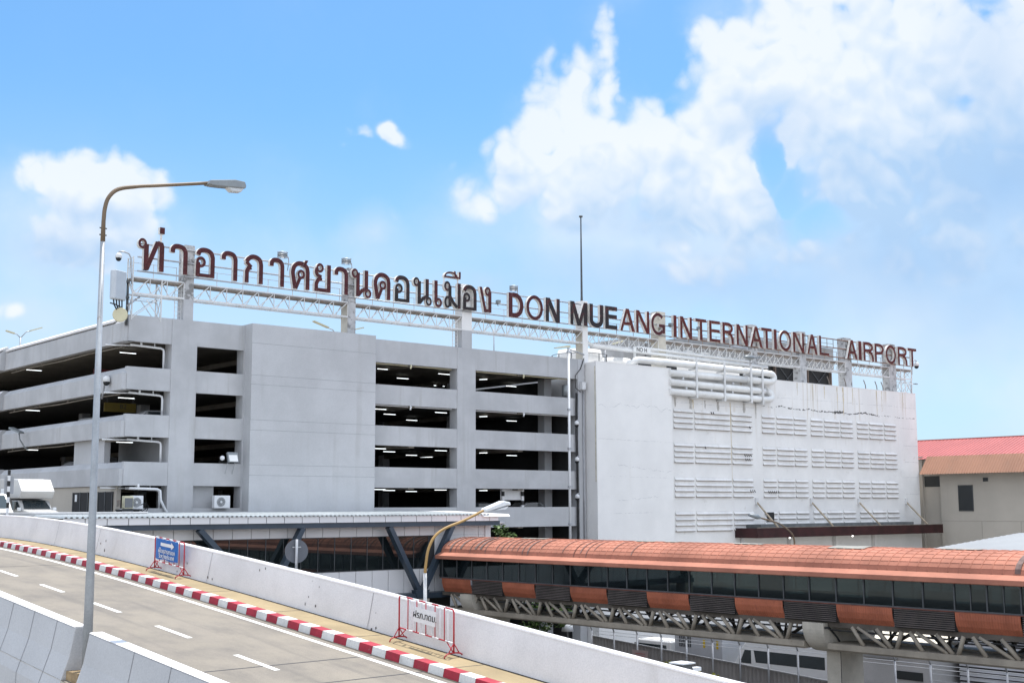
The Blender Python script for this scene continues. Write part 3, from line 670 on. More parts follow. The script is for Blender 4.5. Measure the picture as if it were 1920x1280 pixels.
for k in range(3): cb.path([(50.25+k*.12,BY1-2-i*3.3,-5.66-.05*((i+k) % 2)-.03*k) for i in range(16)], .02, 5)
cb.build('cable', DARK, t)
# pier with curved crosshead
PY = 36.36
for py in (PY, 62.5):
    pm = MB().box(51.2, 53.0, py, py+.78, GZ, -6.78); p_ = pm.build('pier', CONC, t)
    if py == PY: MB().box(51.19, 51.2-.001, py-.02, py+.0, GZ, -6.7).box(51.195, 51.23, py-.006, py-.001, GZ, -6.7).build('joint', DARKJ, p_)
    lf = [(49.88+1.30*(1-math.cos(R(i*7.5))), -5.55-1.25*math.sin(R(i*7.5))) for i in range(1, 12)]+[(51.18,-6.79)]
    cm = MB().prism(lf+[(104.1-x, z) for x, z in reversed(lf)]+[(54.22,-5.40),(49.88,-5.40)], 'y', py-.03, py+1.15)
    cm.build('crosshead', CONC, p_)
MB().path([(49.96,PY-.05,-5.6),(50.3,PY-.06,-5.62),(50.9,PY-.05,-6.1),(51.3,PY-.07,-6.55),(51.6,PY-.07,-6.6)], .05, 6).build('pipe', DARK, t)

# ================================================================ RED-ROOFED BUILDING, right
t = thing('red_roof_building', 'taupe building with red sheet roof and brown awning at the right edge', 'building', (121, 60, GZ))
MB().box(121.0, 140, 30, 72.75, GZ, 4.3).build('wall', TAUPE, t)
MB().box(121.2, 140, 74.9, 90, GZ, 5.2).build('set_back_wall', TAUPE, t); MB().box(121.45, 140, 72.75, 74.9, GZ, 5.0).build('set_back_wall', TAUPE, t)
MB().box(121.40, 121.44, 72.8, 74.8, 1.98, 3.1).build('window', GLD, t)
o = MB().box(120.95, 120.99, 69.1, 70.6, -.5, 2.02).build('window', GLD, t)
MB().box(120.93, 121.0, 69.02, 69.09, -.56, 2.08).box(120.93, 121.0, 70.61, 70.68, -.56, 2.08).box(120.93, 121.0, 69.02, 70.68, 2.03, 2.09).box(120.93, 121.0, 69.02, 70.68, -.57, -.51).build('frame', FRAMED, o)
MB().box(120.95, 120.99, 67.3, 67.85, 2.42, 2.82).build('vent', GLD, t)
jn = MB()
for z in (-1.6, -4.5): jn.box(120.985, 121.0, 31, 72.7, z, z+.03)
for y in (68.2, 64.0, 59.8): jn.box(120.985, 121.0, y, y+.03, GZ, -1.6)
jn.build('plaster_joint', mat('taupe_joint', (.28,.26,.235), .9), t)
rows = [[], []]; y = 74.1
while y > 30:
    for dy, dz in ((0,0),(.10,.05),(.2,0)): rows[0].append((119.3, y-dy, 3.24+dz)); rows[1].append((121.0, y-dy, 5.15+dz))
    y -= .3
MB().sheet(rows).build('awning', BROWNR, t)
rows = [[], []]; y = 86
while y > 30:
    for dy, dz in ((0,0),(.36,0),(.4,.06),(.44,0)): rows[0].append((120.85, y-dy, 4.9+dz)); rows[1].append((127.5, y-dy, 7.22+dz))
    y -= .45
rf = MB().sheet(rows); rf.box(127.4, 127.8, 30, 86, 7.0, 7.3); rf.build('roof', TREDR, t)
# ================================================================ LOW SHEDS behind the bridge
t = thing('sheet_metal_shed', 'pale sheet-metal hip roof just above the orange bridge at the right edge', 'building', (75, 40, GZ))
ap, c1, c2, rg = (80,42.5,-1.8), (72,49.3,-3.6), (72,35.7,-3.6), (100,42.5,-1.8)
hp = MB(); n = 26
for k in range(n):
    f0, f1, f2 = k/n, (k+.8)/n, (k+1)/n
    L_ = lambda f, u: (u[0]+(ap[0]-u[0])*f, u[1]+(ap[1]-u[1])*f, u[2]+(ap[2]-u[2])*f)
    p0, p1, p2 = L_(f0,c1), L_(f1,c1), L_(f2,c1); q0, q1, q2 = L_(f0,c2), L_(f1,c2), L_(f2,c2)
    u = lambda p: (p[0], p[1], p[2]+.03)
    hp.add([p0,q0,q1,p1], [(0,1,2,3)]); hp.add([p1,q1,u(q2),u(p2)], [(0,1,2,3)])
hp.add([c1,ap,rg,(100,49.3,-3.6)], [(0,1,2,3)]); hp.add([ap,c2,(100,35.7,-3.6),rg], [(0,1,2,3)])
hp.build('roof', mat('pale_sheet_roof', (.29,.30,.31), .5, .06, .3), t)
MB().box(72.3, 99, 36, 49, GZ, -3.65).build('wall', GREY2, t)
t = thing('cream_roof_shed', 'low shed with a bright cream sheet roof seen through the bridge truss', 'building', (64, 40, GZ))
MB().box(62.3, 72, 38.6, 44.2, GZ, -7.75).build('wall', mat('pale_shed_wall', (.50,.49,.48), .8, .12, .4), t)
rows = [[], []]; y = 44.6
while y > 38.3:
    for dy, dz in ((0,0),(.2,0),(.24,.04),(.3,.04)): rows[0].append((61.9, y-dy, -7.72+dz)); rows[1].append((68.5, y-dy, -6.2+dz))
    y -= .34
MB().sheet(rows).build('roof', mat('cream_roof_sheet', (.66,.60,.49), .6, .08, .5), t)
MB().box(62.25, 62.29, 39.0, 40.6, -9.4, -8.95).build('window', GLD, t)
MB().box(62.2, 62.28, 40.5, 44, -8.35, -8.3).build('trim', GALV, t)
t = thing('louvred_building', 'grey building with horizontal louvres behind the bridge, far right', 'building', (66, 30, GZ))
MB().box(64.6, 80, 14, 38.2, GZ, -5.9).build('wall', mat('louvre_back', (.10,.10,.105), .8), t)
lv = MB()
for k in range(22): z = -6.0-k*.25; lv.prism([(64.45,z-.14),(64.5,z-.14),(64.58,z),(64.53,z)], 'y', 14.1, 38.1)
lv.build('louvre', mat('louvre_grey_paint', (.46,.46,.47), .6, .1, .6), t)

# ================================================================ ROOFTOP SIGN GANTRY
t = thing('sign_gantry', 'white steel truss gantry on weathered pillars carrying the rooftop letters', 'sign frame', (76, 75.2, 11.9))
PIL = [(36.12,36.80),(48.62,49.28),(58.9,59.86),(71.55,72.15),(80.62,81.6),(93.3,94.2),(100.7,101.7),(108.1,109.25),(115.95,117.2)]
for i, (a, b) in enumerate(PIL):
    if i < 3: MB().box(a, b, 74.97, 75.85, 11.7, 13.35).build('pillar_base', [GREY, PILY, GREY][i] if i != 1 else PILW, t)
    MB().box(a, b, 74.98, 75.84, 13.352 if i < 3 else 11.6, 16.9).build('pillar', PILW if i in (0,1,5,6,7,8) else PILY if i == 4 else WHITE, t)
    if i in (1, 3, 4): MB().box(a-.03, a-.002, 75.0, 75.8, 11.7, 14.3).build('pillar_side', PILY, t)
ends = [32.66]+[x for p in PIL for x in p]+[120.2]
for i in range(0, len(ends)-1, 2):
    a, b = ends[i], ends[i+1]
    if i == 0: a = 32.66
    m = MB()
    for y in (75.0, 75.8):
        m.box(a, b, y-.04, y+.04, 14.37, 14.44); m.box(a, b, y-.045, y+.045, 13.32, 13.43)
    n = max(2, round((b-a)/1.22)); p = (b-a)/n
    for k in range(n):
        x = a+k*p
        m.beam((x+.04,75.0,13.4),(x+p*.92,75.0,14.32),.05,.05); m.beam((x+p,75.0,13.35),(x+p,75.0,14.4),.045,.045)
        m.beam((x+.04,75.8,14.3),(x+p*.5,75.8,13.4),.045,.045); m.beam((x+p*.5,75.8,13.4),(x+p,75.8,14.3),.045,.045)
        if k % 2: m.beam((x,75.0,13.37),(x,75.8,13.37),.04,.04)
    m.build('truss', STEELW, t)
    MB().box(a, b, 74.98, 75.74, 14.22, 14.35).build('walkway_deck', STEELR, t)
    h = MB(); nn = max(1, round((b-a)/2.1))
    for k in range(nn+1): x = a+.15+(b-a-.3)*k/nn; h.beam((x,75.85,14.3),(x,75.85,15.5),.035,.035)
    for z in (14.95, 15.48): h.beam((a+.1,75.85,z),(b-.1,75.85,z),.03,.03)
    h.build('handrail', STEELW if i < 8 else mat('rusty_handrail', (.30,.22,.17), .8, .25, 2), t)
tb = MB()
for z in (14.80, 15.70, 16.56): tb.path([(32.9,74.93,z),(82,74.93,z)], .055, 6)
tb.build('letter_rail', GALV, t)
tb = MB()
for z in (14.78, 15.70, 16.56): tb.path([(82.02,74.93,z),(120.3,74.93,z)], .055, 6)
tb.build('letter_rail', mat('rusty_tube', (.20,.12,.085), .8, .3, 2, spot=.4, spcol=(.4,.36,.33)), t)
for xa, xb2 in ((32.66, 34.6), (118.1, 120.1)):
    m = MB()
    for x in (xa, xb2):
        for y in (75.0, 75.8): m.beam((x,y,11.7),(x,y,14.4 if x != xa or xa > 100 else 15.7),.07,.07)
        m.beam((x,75.0,11.8),(x,75.8,13.3),.045,.045); m.beam((x,75.8,11.8),(x,75.0,13.3),.045,.045)
        m.beam((x,75.0,13.4),(x,75.8,14.3),.045,.045)
    for y in (75.0, 75.8):
        m.beam((xa,y,11.8),(xb2,y,13.3),.05,.05); m.beam((xb2,y,11.8),((xa+xb2)/2,y,13.0),.045,.045); m.beam((xa,y,13.05),(xb2,y,13.05),.05,.05)
    m.build('end_tower', STEELW, t)
m = MB()
for z in (15.1, 15.65): m.beam((32.66,75.0,z),(32.66,75.8,z),.035,.035)
m.build('handrail', STEELW, t)
for x in (35.65, 58.25):
    m = MB(); m.beam((x,75.3,11.8),(x,75.3,14.3),.04,.04); m.beam((x+.45,75.3,11.8),(x+.45,75.3,14.3),.04,.04)
    for k in range(9): m.beam((x,75.3,12.0+k*.27),(x+.45,75.3,12.0+k*.27),.03,.03)
    m.build('ladder', STEELW, t)
m = MB(); m.beam((90.5,74.9,14.62),(92.6,74.9,14.55),.3,.22); m.build('gutter_box', GALV, t)

# ================================================================ LETTERS
LH, LB = 1.93, 14.76
def ribbon(face, ret, pts, wd, x0, yf, yb, z0, closed=False):
    P = [Vector((p[0], p[1])) for p in pts]; n = len(P); L, Rr = [], []
    for i in range(n):
        if closed: a, b = P[i-1], P[(i+1) % n]
        else: a, b = P[max(i-1, 0)], P[min(i+1, n-1)]
        d1 = (P[i]-a); d2 = (b-P[i])
        if d1.length < 1e-6: d1 = d2
        if d2.length < 1e-6: d2 = d1
        d1 = d1.normalized(); d2 = d2.normalized(); tt = (d1+d2)
        tt = tt.normalized() if tt.length > 1e-4 else d1
        nr = Vector((-tt.y, tt.x)); k = 1/max(.55, nr.dot(Vector((-d1.y, d1.x))))
        L.append(P[i]+nr*wd/2*k); Rr.append(P[i]-nr*wd/2*k)
    m = n if closed else n-1
    f = lambda p, y: (x0+p.x, y, z0+p.y)
    for i in range(m):
        j = (i+1) % n
        face.add([f(L[i],yf),f(Rr[i],yf),f(Rr[j],yf),f(L[j],yf)], [(0,1,2,3)])
        ret.add([f(L[i],yf),f(L[j],yf),f(L[j],yb),f(L[i],yb)], [(0,1,2,3)])
        ret.add([f(Rr[i],yf),f(Rr[j],yf),f(Rr[j],yb),f(Rr[i],yb)], [(0,1,2,3)])
        ret.add([f(L[i],yb),f(Rr[i],yb),f(Rr[j],yb),f(L[j],yb)], [(0,1,2,3)])
    if not closed:
        for i in (0, n-1): ret.add([f(L[i],yf),f(Rr[i],yf),f(Rr[i],yb),f(L[i],yb)], [(0,1,2,3)])
def polyl(face, ret, poly, x0, yf, yb, z0):
    n = len(poly); f = lambda p, y: (x0+p[0], y, z0+p[1])
    face.add([f(p, yf) for p in poly], [tuple(range(n))]); ret.add([f(p, yb) for p in poly], [tuple(range(n))])
    for i in range(n): a, b = poly[i], poly[(i+1) % n]; ret.add([f(a,yf),f(b,yf),f(b,yb),f(a,yb)], [(0,1,2,3)])
def ring(cx, cz, rx, rz, n=20): return ('O', [(cx+rx*math.cos(2*math.pi*i/n), cz+rz*math.sin(2*math.pi*i/n)) for i in range(n)])
def para(x0, z0, x1, z1, h): return ('P', [(x0-h/2,z0),(x0+h/2,z0),(x1+h/2,z1),(x1-h/2,z1)])
def arcp(cx, cz, rx, rz, a0, a1, n=12): return [(cx+rx*math.cos(R(a0+(a1-a0)*i/n)), cz+rz*math.sin(R(a0+(a1-a0)*i/n))) for i in range(n+1)]
def latin(c, W, s):
    """strokes of a capital in a box W wide; s stem width, th thin stroke"""
    H = LH; th = s*.8; S = lambda x, z0=0, z1=H, ww=None: para(x, z0, x, z1, ww or s)
    B = lambda z, x0, x1: ('P', [(x0,z),(x1,z),(x1,z+th),(x0,z+th)])
    if c == 'I': return [S(W/2, ww=W)]
    if c == 'L': return [S(s/2), B(0, s, W)]
    if c == 'T': return [B(H-th, 0, W), S(W/2, 0, H-th)]
    if c == 'E': return [S(s/2), B(0, s, W), B(H-th, s, W), B(H*.47-.02, s, W*.97)]
    if c == 'N': return [S(s*.45, ww=s*.9), S(W-s*.45, ww=s*.9), para(W-s*.6, 0, s*.6, H, s*1.15)]
    if c == 'M': return [S(s*.4, ww=s*.8), S(W-s*.5), para(W*.5, .0, s*.55, H, s*1.0), para(W*.5, .0, W-s*.55, H, s*.85)]
    if c == 'A': return [para(s*.42, 0, W*.47, H, s*.84), para(W-s*.55, 0, W*.5, H, s*1.1), B(H*.27, W*.25, W*.75)]
    if c == 'U': return [('R', [(s/2,H),(s/2,.62)]+arcp(W/2,.58,W/2-s/2,.58-th/2,180,360)+[(W-s*.45,.62),(W-s*.45,H)], s*.93)]
    if c == 'O': return [('O', [(W/2+(W/2-s*.42)*math.cos(2*math.pi*i/32), H/2+(H/2-s*.38+.02)*math.sin(2*math.pi*i/32)) for i in range(32)], s*.84)]
    if c == 'D': return [S(s/2), ('R', [(s,H-th/2),(W*.42,H-th/2)]+arcp(W*.42,H/2,W*.58-s/2,H/2-th/2,90,-90)+[(s,th/2)], s*.92)]
    if c == 'P': return [S(s/2), ('R', [(s,H-th/2),(W*.5,H-th/2)]+arcp(W*.5,H*.71,W*.5-s/2,H*.29-th/2,90,-90)+[(s,H*.42+th/2)], s*.88)]
    if c == 'R': return [S(s/2), ('R', [(s,H-th/2),(W*.5,H-th/2)]+arcp(W*.5,H*.74,W*.46-s/2,H*.26-th/2,90,-90)+[(s,H*.48+th/2)], s*.88), ('R', [(W*.5,H*.5),(W*.68,H*.47),(W*.78,H*.40),(W-s*.6,H*.25),(W-s*.5,0)], s*.95)]
    if c == 'G': return [('R', arcp(W/2,H/2,W/2-s*.42,H/2-s*.38,42,318,22), s*.84), S(W-s*.5, .18, H*.5), B(H*.5-th, W*.55, W-s)]
    return []
def thai(k, W):
    H = LH; s = .31; a = s/2; X = lambda u: a+u*(W-s); Z = lambda v: v*H
    rr = .21; sw = .15
    if k == 'aa': return [('R', spl([(X(.02),Z(.70)),(X(.04),Z(.83)),(X(.2),Z(.91)),(X(.5),Z(.925)),(X(.82),Z(.88)),(X(.98),Z(.76)),(X(1),Z(.62))],5)+[(X(1),0)], s)]
    if k == 'tho': return [ring(.24,H-.26,.21,.25)+(.16,), ('R', [(.50,H-.27),(.50,H-.5),(.50,0)], s*1.05), para(.52,0,W-.42,H-.02,s*1.05), ('R', [(W-.45,H-.13),(W-.2,H-.2),(W-a,H-.35),(W-a,0)], s*1.05)]
    if k == 'maiek': return [('P', [(0,0),(W,0),(W,.42),(0,.42)])]
    if k == 'o': return [('R', spl([(X(0),Z(.74)),(X(.1),Z(.86)),(X(.32),Z(.92)),(X(.65),Z(.91)),(X(.9),Z(.83)),(X(1),Z(.68))],5)+[(X(1),0)], s), ('P', [(s*.6,0),(W-s,0),(W-s,s*.72),(s*.6,s*.72)]), ('R', [(X(0),0),(X(0),Z(.42)),(X(.02),Z(.5))], s), ring(.36,Z(.50),.25,.27)+(.19,)]
    if k == 'ko': return [('R', [(X(.04),0),(X(.04),Z(.40)),(X(.14),Z(.50)),(X(.34),Z(.55))], s*.95), ('R', [(X(.34),Z(.55)),(X(.12),Z(.66)),(X(-.02),Z(.73))], s*.8), ('R', spl([(X(.0),Z(.73)),(X(.14),Z(.84)),(X(.38),Z(.92)),(X(.68),Z(.91)),(X(.92),Z(.82)),(X(1),Z(.66))],5)+[(X(1),0)], s)]
    if k in ('do', 'so'):
        o = [('R', spl([(X(.16),0),(X(.04),Z(.40)),(X(.0),Z(.60)),(X(.10),Z(.80)),(X(.34),Z(.91)),(X(.66),Z(.91)),(X(.92),Z(.81)),(X(1),Z(.64))],6)+[(X(1),0)], s), ('R', [(X(.20),0),(X(.46),Z(.38))], s*.8), ring(X(.55),Z(.53),.21,.25)+(.17,)]
        if k == 'so': o += [para(X(.70),Z(.80),X(.92),Z(1.06),.24)]
        return o
    if k == 'yo': return [ring(.46,Z(.86),.22,.25)+(.17,), ('R', spl([(.22,Z(.84)),(.16,Z(.72)),(.26,Z(.60)),(W*.44,Z(.53))],5), s*.85), ('R', spl([(W*.46,Z(.50)),(.34,Z(.42)),(X(.03),Z(.28)),(X(.02),Z(.14))],4)+[(X(.02),0)], s*.95), ('P', [(s,0),(W-s,0),(W-s,s*.8),(s,s*.8)]), para(W-a,0,W-a,H,s)]
    if k == 'no': return [ring(.26,H-.30,.20,.26)+(.16,), para(.52,0,.52,H-.22,s), ('R', [(.60,.12),(.85,.42),(W-.46,.62)], s*.85), para(W-.42,.46,W-.42,H,s), ring(W-.27,.27,.20,.26)+(.16,)]
    if k == 'e': return [para(a,.3,a,H,s), ring(.39,.28,.24,.27)+(.19,)]
    if k == 'mo': return [ring(.28,H-.31,.22,.29)+(.18,), para(.52,.1,.52,H-.25,s), ring(.30,.42,.22,.38)+(.18,), ('R', [(.56,.82),(.86,.40),(W-.35,.08)], s*.9), para(W-a,0,W-a,H,s)]
    if k == 'ue': return [('P', [(0,.0),(W,.0),(W,.14),(0,.14)]), ('R', arcp(W*.42,.10,W*.36,.33,178,0,12), .13), para(W*.68,.13,W*.64,.56,.16), para(W-.09,.14,W-.09,.56,.18)]
    if k == 'ngo': return [para(.62,0,.14,H,.26), ('P', [(.6,0),(W-s,0),(W-s,s*.8),(.56,s*.8)]), para(W-a,0,W-a,H-.3,s*1.05), ring(W-.36,H-.30,.22,.27)+(.17,)]
    return []
def letter(x0, x1, z0, strokes, label, m, group='letters of the rooftop sign', depth=.26, deco=None):
    o = thing('sign_letter', label, 'letter', ((x0+x1)/2, 74.6, z0), group)
    face, ret = MB(), MB()
    for i, st in enumerate(strokes):
        yf = 74.60-.004*i; yb = 74.86-.003*i
        if st[0] == 'P': polyl(face, ret, st[1], x0, yf, yb, z0)
        else: ribbon(face, ret, st[1], st[2] if len(st) > 2 else .16, x0, yf, yb, z0, st[0] == 'O')
    face.build('face', m, o); ret.build('return', RETW, o)
    if deco: deco.build('bracket', STEELW, o)
    return o
TH = [('tho',32.81,34.5,'first Thai letter at the left end, rusty maroon tho with a loop',0),('maiek',34.17,34.51,'small maroon square tone mark standing above the first Thai letter',0),('aa',34.92,36.13,'hooked maroon Thai vowel directly in front of the left corner pillar',0),
('o',36.7,38.05,'faded maroon Thai o ang just right of the left corner pillar',0),('aa',38.51,39.7,'hooked maroon Thai vowel between the first o ang and the beaked ko kai',0),('ko',40.2,41.6,'maroon Thai ko kai with a beak notch, open at the bottom',0),
('aa',42.08,43.23,'hooked maroon Thai vowel left of the letter with the raised tail',0),('so',43.75,45.23,'maroon Thai so sala with a tail rising from its top',0),('yo',45.59,46.93,'maroon Thai yo yak with a waist and flat base',0),
('aa',47.22,48.37,'hooked maroon Thai vowel under the floodlamp at the second pillar',0),('no',48.68,50.33,'maroon Thai no nu in front of the second pillar, looped at foot',0),('do',50.54,52.01,'maroon Thai do dek with an inner loop, no tail',0),
('o',52.39,53.72,'half blackened Thai o ang with a flat base, between do dek and no nu',1),('no',54.07,55.73,'blackened Thai no nu left of the single-stem vowel',1),('e',55.98,56.69,'narrow maroon Thai vowel of one stem with a loop at its foot',0),
('mo',56.92,58.47,'blackened Thai mo ma beneath the raised vowel mark',1),('ue',56.88,58.47,'raised vowel mark with an arch and two ticks above mo ma',0),('o',58.69,60.03,'blackened Thai o ang in front of the third pillar',1),('ngo',60.29,61.48,'maroon Thai ngo ngu, last of the Thai letters',0)]
for k, x0, x1, lab, dk in TH:
    z0, d = LB+.1, None
    if k == 'maiek': z0 = 17.3; d = MB().box(34.27,34.39,74.7,74.8,16.6,17.3)
    if k == 'ue': z0 = 17.13; d = MB().box(56.95,57.02,74.7,74.8,16.4,17.13).box(58.25,58.33,74.7,74.8,16.4,17.13)
    letter(x0, x1, z0, thai(k, x1-x0), lab, BLACKL if dk else MAROON, deco=d)
def word(nm, items, s, ordn):
    cnt = {}
    for c, *_ in items: cnt[c] = cnt.get(c, 0)+1
    for i, (c, x0, x1, m, col) in enumerate(items):
        prev = items[i-1][0] if i else None; nxt = items[i+1][0] if i < len(items)-1 else None
        where = f'between {prev} and {nxt}' if prev and nxt else f'starting the word {nm}' if nxt else f'ending the word {nm}'
        if prev and nxt: where += f' in the word {nm}'
        letter(x0, x1, LB-.02, latin(c, x1-x0, s(c)), f'{col} letter {c} {where}', m)
M_, K_, R_ = (MAROON,'maroon'), (BLACKL,'blackened maroon'), (MAROONR,'rust red')
word('DON', [('D',63.24,64.79,*M_),('O',65.08,66.84,*M_),('N',67.13,68.67,*K_)], lambda c: .40 if c != 'O' else .33, 0)
word('MUEANG', [('M',69.83,71.76,*K_),('U',71.99,73.58,*K_),('E',73.81,75.23,*K_),('A',75.58,77.36,*R_),('N',77.52,79.14,*R_),('G',79.39,81.11,*M_)], lambda c: .43 if c in 'MUE' else .33, 0)
word('INTERNATIONAL', [('I',82.22,82.62,*R_),('N',83.09,84.64,*R_),('T',85.12,86.58,*R_),('E',86.97,88.45,*R_),('R',88.8,90.35,*R_),('N',90.78,92.37,*R_),('A',92.72,94.54,*R_),('T',94.4,95.94,*R_),('I',96.26,96.69,*R_),('O',97.08,98.89,*R_),('N',99.2,100.92,*R_),('A',101.41,103.05,*R_),('L',103.37,104.96,*R_)], lambda c: .33, 0)
word('AIRPORT', [('A',107.96,109.77,*R_),('I',109.98,110.50,*R_),('R',110.85,112.65,*R_),('P',112.86,114.5,*R_),('O',114.83,116.71,*R_),('R',117.08,118.85,*R_),('T',118.98,120.63,*R_)], lambda c: .34, 0)

# ================================================================ ROOFTOP OBJECTS
def flood(x, y, z, label, s=1.0):
    o = thing('flood_lamp', label, 'floodlight', (x, y, z), 'floodlights along the top of the sign')
    MB().box(x-.3*s, x+.3*s, y-.3*s, y+.05*s, z+.2*s, z+.5*s).build('housing', LAMPG, o, bevel=.04)
    m = MB()
    for k in range(3): m.path([(x+.36*s*math.cos(a), y-.15*s+.3*s*math.sin(a), z+.17*s+k*.17*s) for a in [2*math.pi*j/14 for j in range(15)]], .025*s, 5)
    m.build('guard', GALV, o)
    MB().path([(x+.3*s,y,z+.35*s),(x+.6*s,y+.1*s,z+.3*s),(x+.7*s,y+.2*s,z),(x+.7*s,y+.35*s,z-.6*s)], .03*s, 6).build('bracket', GALV, o)
flood(43.15, 74.9, 16.75, 'grey floodlamp above the hooked letter left of the tailed letter')
flood(48.3, 74.9, 16.95, 'grey floodlamp on top of the second pillar of the sign')
flood(63.9, 74.9, 16.72, 'grey floodlamp above the letter D of DON')
for x, lab in ((62.3,'small grey floodlamp on the middle rail left of DON'),(82.0,'small grey floodlamp low on the rail left of INTERNATIONAL'),(85.7,'small grey floodlamp behind the first T of INTERNATIONAL')):
    o = thing('flood_lamp', lab, 'floodlight', (x,74.8,15.55), 'floodlights along the top of the sign')
    MB().box(x-.14,x+.14,74.6,74.9,15.72,15.95).build('housing', LAMPG, o); MB().cyl((x,74.9,15.7),(x,74.75,15.5),.04,6).build('bracket', GALV, o)
o = thing('lightning_mast', 'slim dark mast with a small disc on top, rising behind the letter M', 'mast', (71.98,75.5,16.9))
MB().path([(71.98,75.5,16.5),(71.98,75.5,17.4),(71.98,75.5,20.5),(71.98,75.5,24.1)], [.13,.09,.075,.05], 8).build('pole', FRAMED, o)
MB().cyl((71.98,75.5,24.1),(71.98,75.5,24.22),.16,12).build('finial', FRAMED, o)
o = thing('conduit_mast', 'thin grey pole standing on the car park roof below the gantry', 'mast', (66.2,80,11)); MB().cyl((66.2,80,10.8),(66.2,80,14.6),.05,6).build('pole', GALV, o)
# mobile antenna and dish at the corner
o = thing('mobile_antenna', 'grey panel antenna with cables on a dark mast at the roof corner', 'antenna', (32.15,74.7,11.6))
MB().cyl((32.35,75.0,11.3),(32.35,75.0,14.25),.085,8).build('mast', FRAMED, o)
MB().prism([(30.95,74.2),(31.15,74.0),(32.02,74.45),(32.05,74.7),(31.75,74.9),(31.0,74.55)], 'z', 12.75, 14.55).build('panel', mat('antenna_grey', (.50,.54,.58), .5, .05, 1), o, bevel=.05)
m = MB()
for k in range(4): m.path([(31.25+k*.18,74.5,12.75),(31.3+k*.17,74.52,12.45),(31.6+k*.1,74.7,12.1),(31.9+k*.05,74.85,11.75)], .045, 5)
m.path([(31.0,74.4,12.5),(31.4,74.5,12.45),(32.3,74.9,12.2)], .04, 5); m.build('cable', BLACK, o)
for z in (12.95, 13.95): MB().box(31.9, 32.4, 74.8, 75.0, z, z+.15).build('clamp', FRAMED, o)
MB().cyl((32.3,74.95,12.5),(33.2,75.1,13.2),.06,6).build('stay', GALV, o)
o = thing('microwave_dish', 'round cream microwave dish hanging at the roof corner', 'dish', (31.9,74.55,11.85))
a_ = Vector((-.42,-.88,-.08)).normalized(); c0 = Vector((31.75,74.6,11.86))
m = MB().path([c0-a_*.2, c0-a_*.12, c0+a_*.0, c0+a_*.04], [.2,.44,.46,.40], 24); m.build('drum', CREAM, o)
MB().cyl(c0-a_*.2, Vector((32.35,75.0,11.75)), .07, 8).build('bracket', FRAMED, o)
def cctv(base, pts, label, s=1.0):
    o = thing('dome_camera', label, 'security camera', base, 'dome security cameras')
    MB().path(pts, .045*s, 6).build('arm', GALV, o); e = Vector(pts[-1])
    MB().path([e+Vector((0,0,.02)), e-Vector((0,0,.08)), e-Vector((0,0,.28))*s], [.07*s,.17*s,.18*s], 12).build('housing', WPLAST, o)
    MB().ball(e-Vector((0,0,.30*s)), .16*s,.16*s,.17*s).build('dome', BLACK, o)
cctv((32.55,74.9,14.3), [(32.55,74.9,13.9),(32.5,74.9,14.6),(32.45,74.9,15.55),(32.3,74.88,15.8),(32.0,74.85,15.88),(31.62,74.8,15.86),(31.6,74.8,15.74)], 'dome camera on a gooseneck arm at the left end of the sign', 1.1)
cctv((120.3,75,14.2), [(120.2,75,13.9),(120.3,75,15.4),(120.7,74.9,15.5),(121.0,74.9,15.45),(121.02,74.9,15.3)], 'dome camera on a gooseneck at the right end of the sign', 1.5)
cctv((32.2,77.5,7.5), [(32.2,78.0,6.9),(32.1,77.6,7.3),(32.1,77.3,8.15),(32.0,77.0,8.3),(32.0,76.9,8.25)], 'white dome camera on the corner of the second parapet down', 1.3)
for i, z in enumerate((6.95, 4.02, 1.05)):
    cctv((70.9,74.9,z), [(70.9,74.94,z),(70.75,74.85,z+.05),(70.6,74.8,z-.05)], 'small dome camera under the %s right-hand parapet edge' % ('second', 'third', 'fourth')[i], 1.1)
# roof street lamps with twin arms
def twin(x, y, z0, zt, aL, aR, label):
    o = thing('twin_lamp', label, 'lamp post', (x, y, z0), 'twin-arm lamps on the roof decks')
    MB().cyl((x,y,z0),(x,y,zt),.07,8).build('pole', GALV, o)
    for dx, dz in (aL, aR):
        MB().path([(x,y,zt-.05),(x+dx*.25,y,zt+dz*.5),(x+dx*.5,y,zt+dz*.65)], .04, 6).build('arm', GALV, o)
        MB().beam((x+dx*.42,y,zt+dz*.62),(x+dx,y,zt+dz),.3,.09).build('lamp_head', LAMPG if z0 > 12 else CREAM, o)
twin(36.0, 104.3, 10.6, 13.9, (-1.2,.45), (1.7,.95), 'twin-headed lamp on the far left roof deck')
twin(52.4, 82, 10.6, 13.0, (-2.3,1.0), (2.2,.9), 'twin-headed lamp on the roof beside the second pillar')
twin(77.1, 78, 11.4, 13.5, (-2.6,.55), (2.3,1.0), 'twin-headed lamp above the white front wall')
o = thing('red_beacon', 'small red box on the roof beside the second pillar', 'beacon', (53,81,12.6)); MB().box(52.9,53.2,81,81.3,12.55,13.0).build('box', REDM, o); MB().cyl((53.05,81.15,10.6),(53.05,81.15,12.55),.06).build('post', GALV, o)
o = thing('down_pipe', 'tall white pipe with a flat hood running up the wall junction', 'pipe', (68.7,73.5,-3))
MB().cyl((68.65,73.6,-5),(68.65,73.6,12.6),.10,8).build('pipe', WPLAST, o)
MB().prism([(67.2,12.45),(68.75,12.65),(68.75,12.78),(68.5,12.78),(67.2,12.52)], 'y', 73.45, 73.75).build('hood', CREAM, o)
for z in (12.2, 7.6, 4.5, 1.5, -1.4): MB().box(68.45, 68.85, 73.45, 73.62, z, z+.14).build('clamp', GALV, o)
MB().cyl((68.7,73.6,12.5),(71.6,74.9,12.4),.06,6).build('stay', GALV, o)
o = thing('cable_riser', 'bundle of dark cables and conduits climbing the wall junction', 'cable', (71.2,74.9,-5))
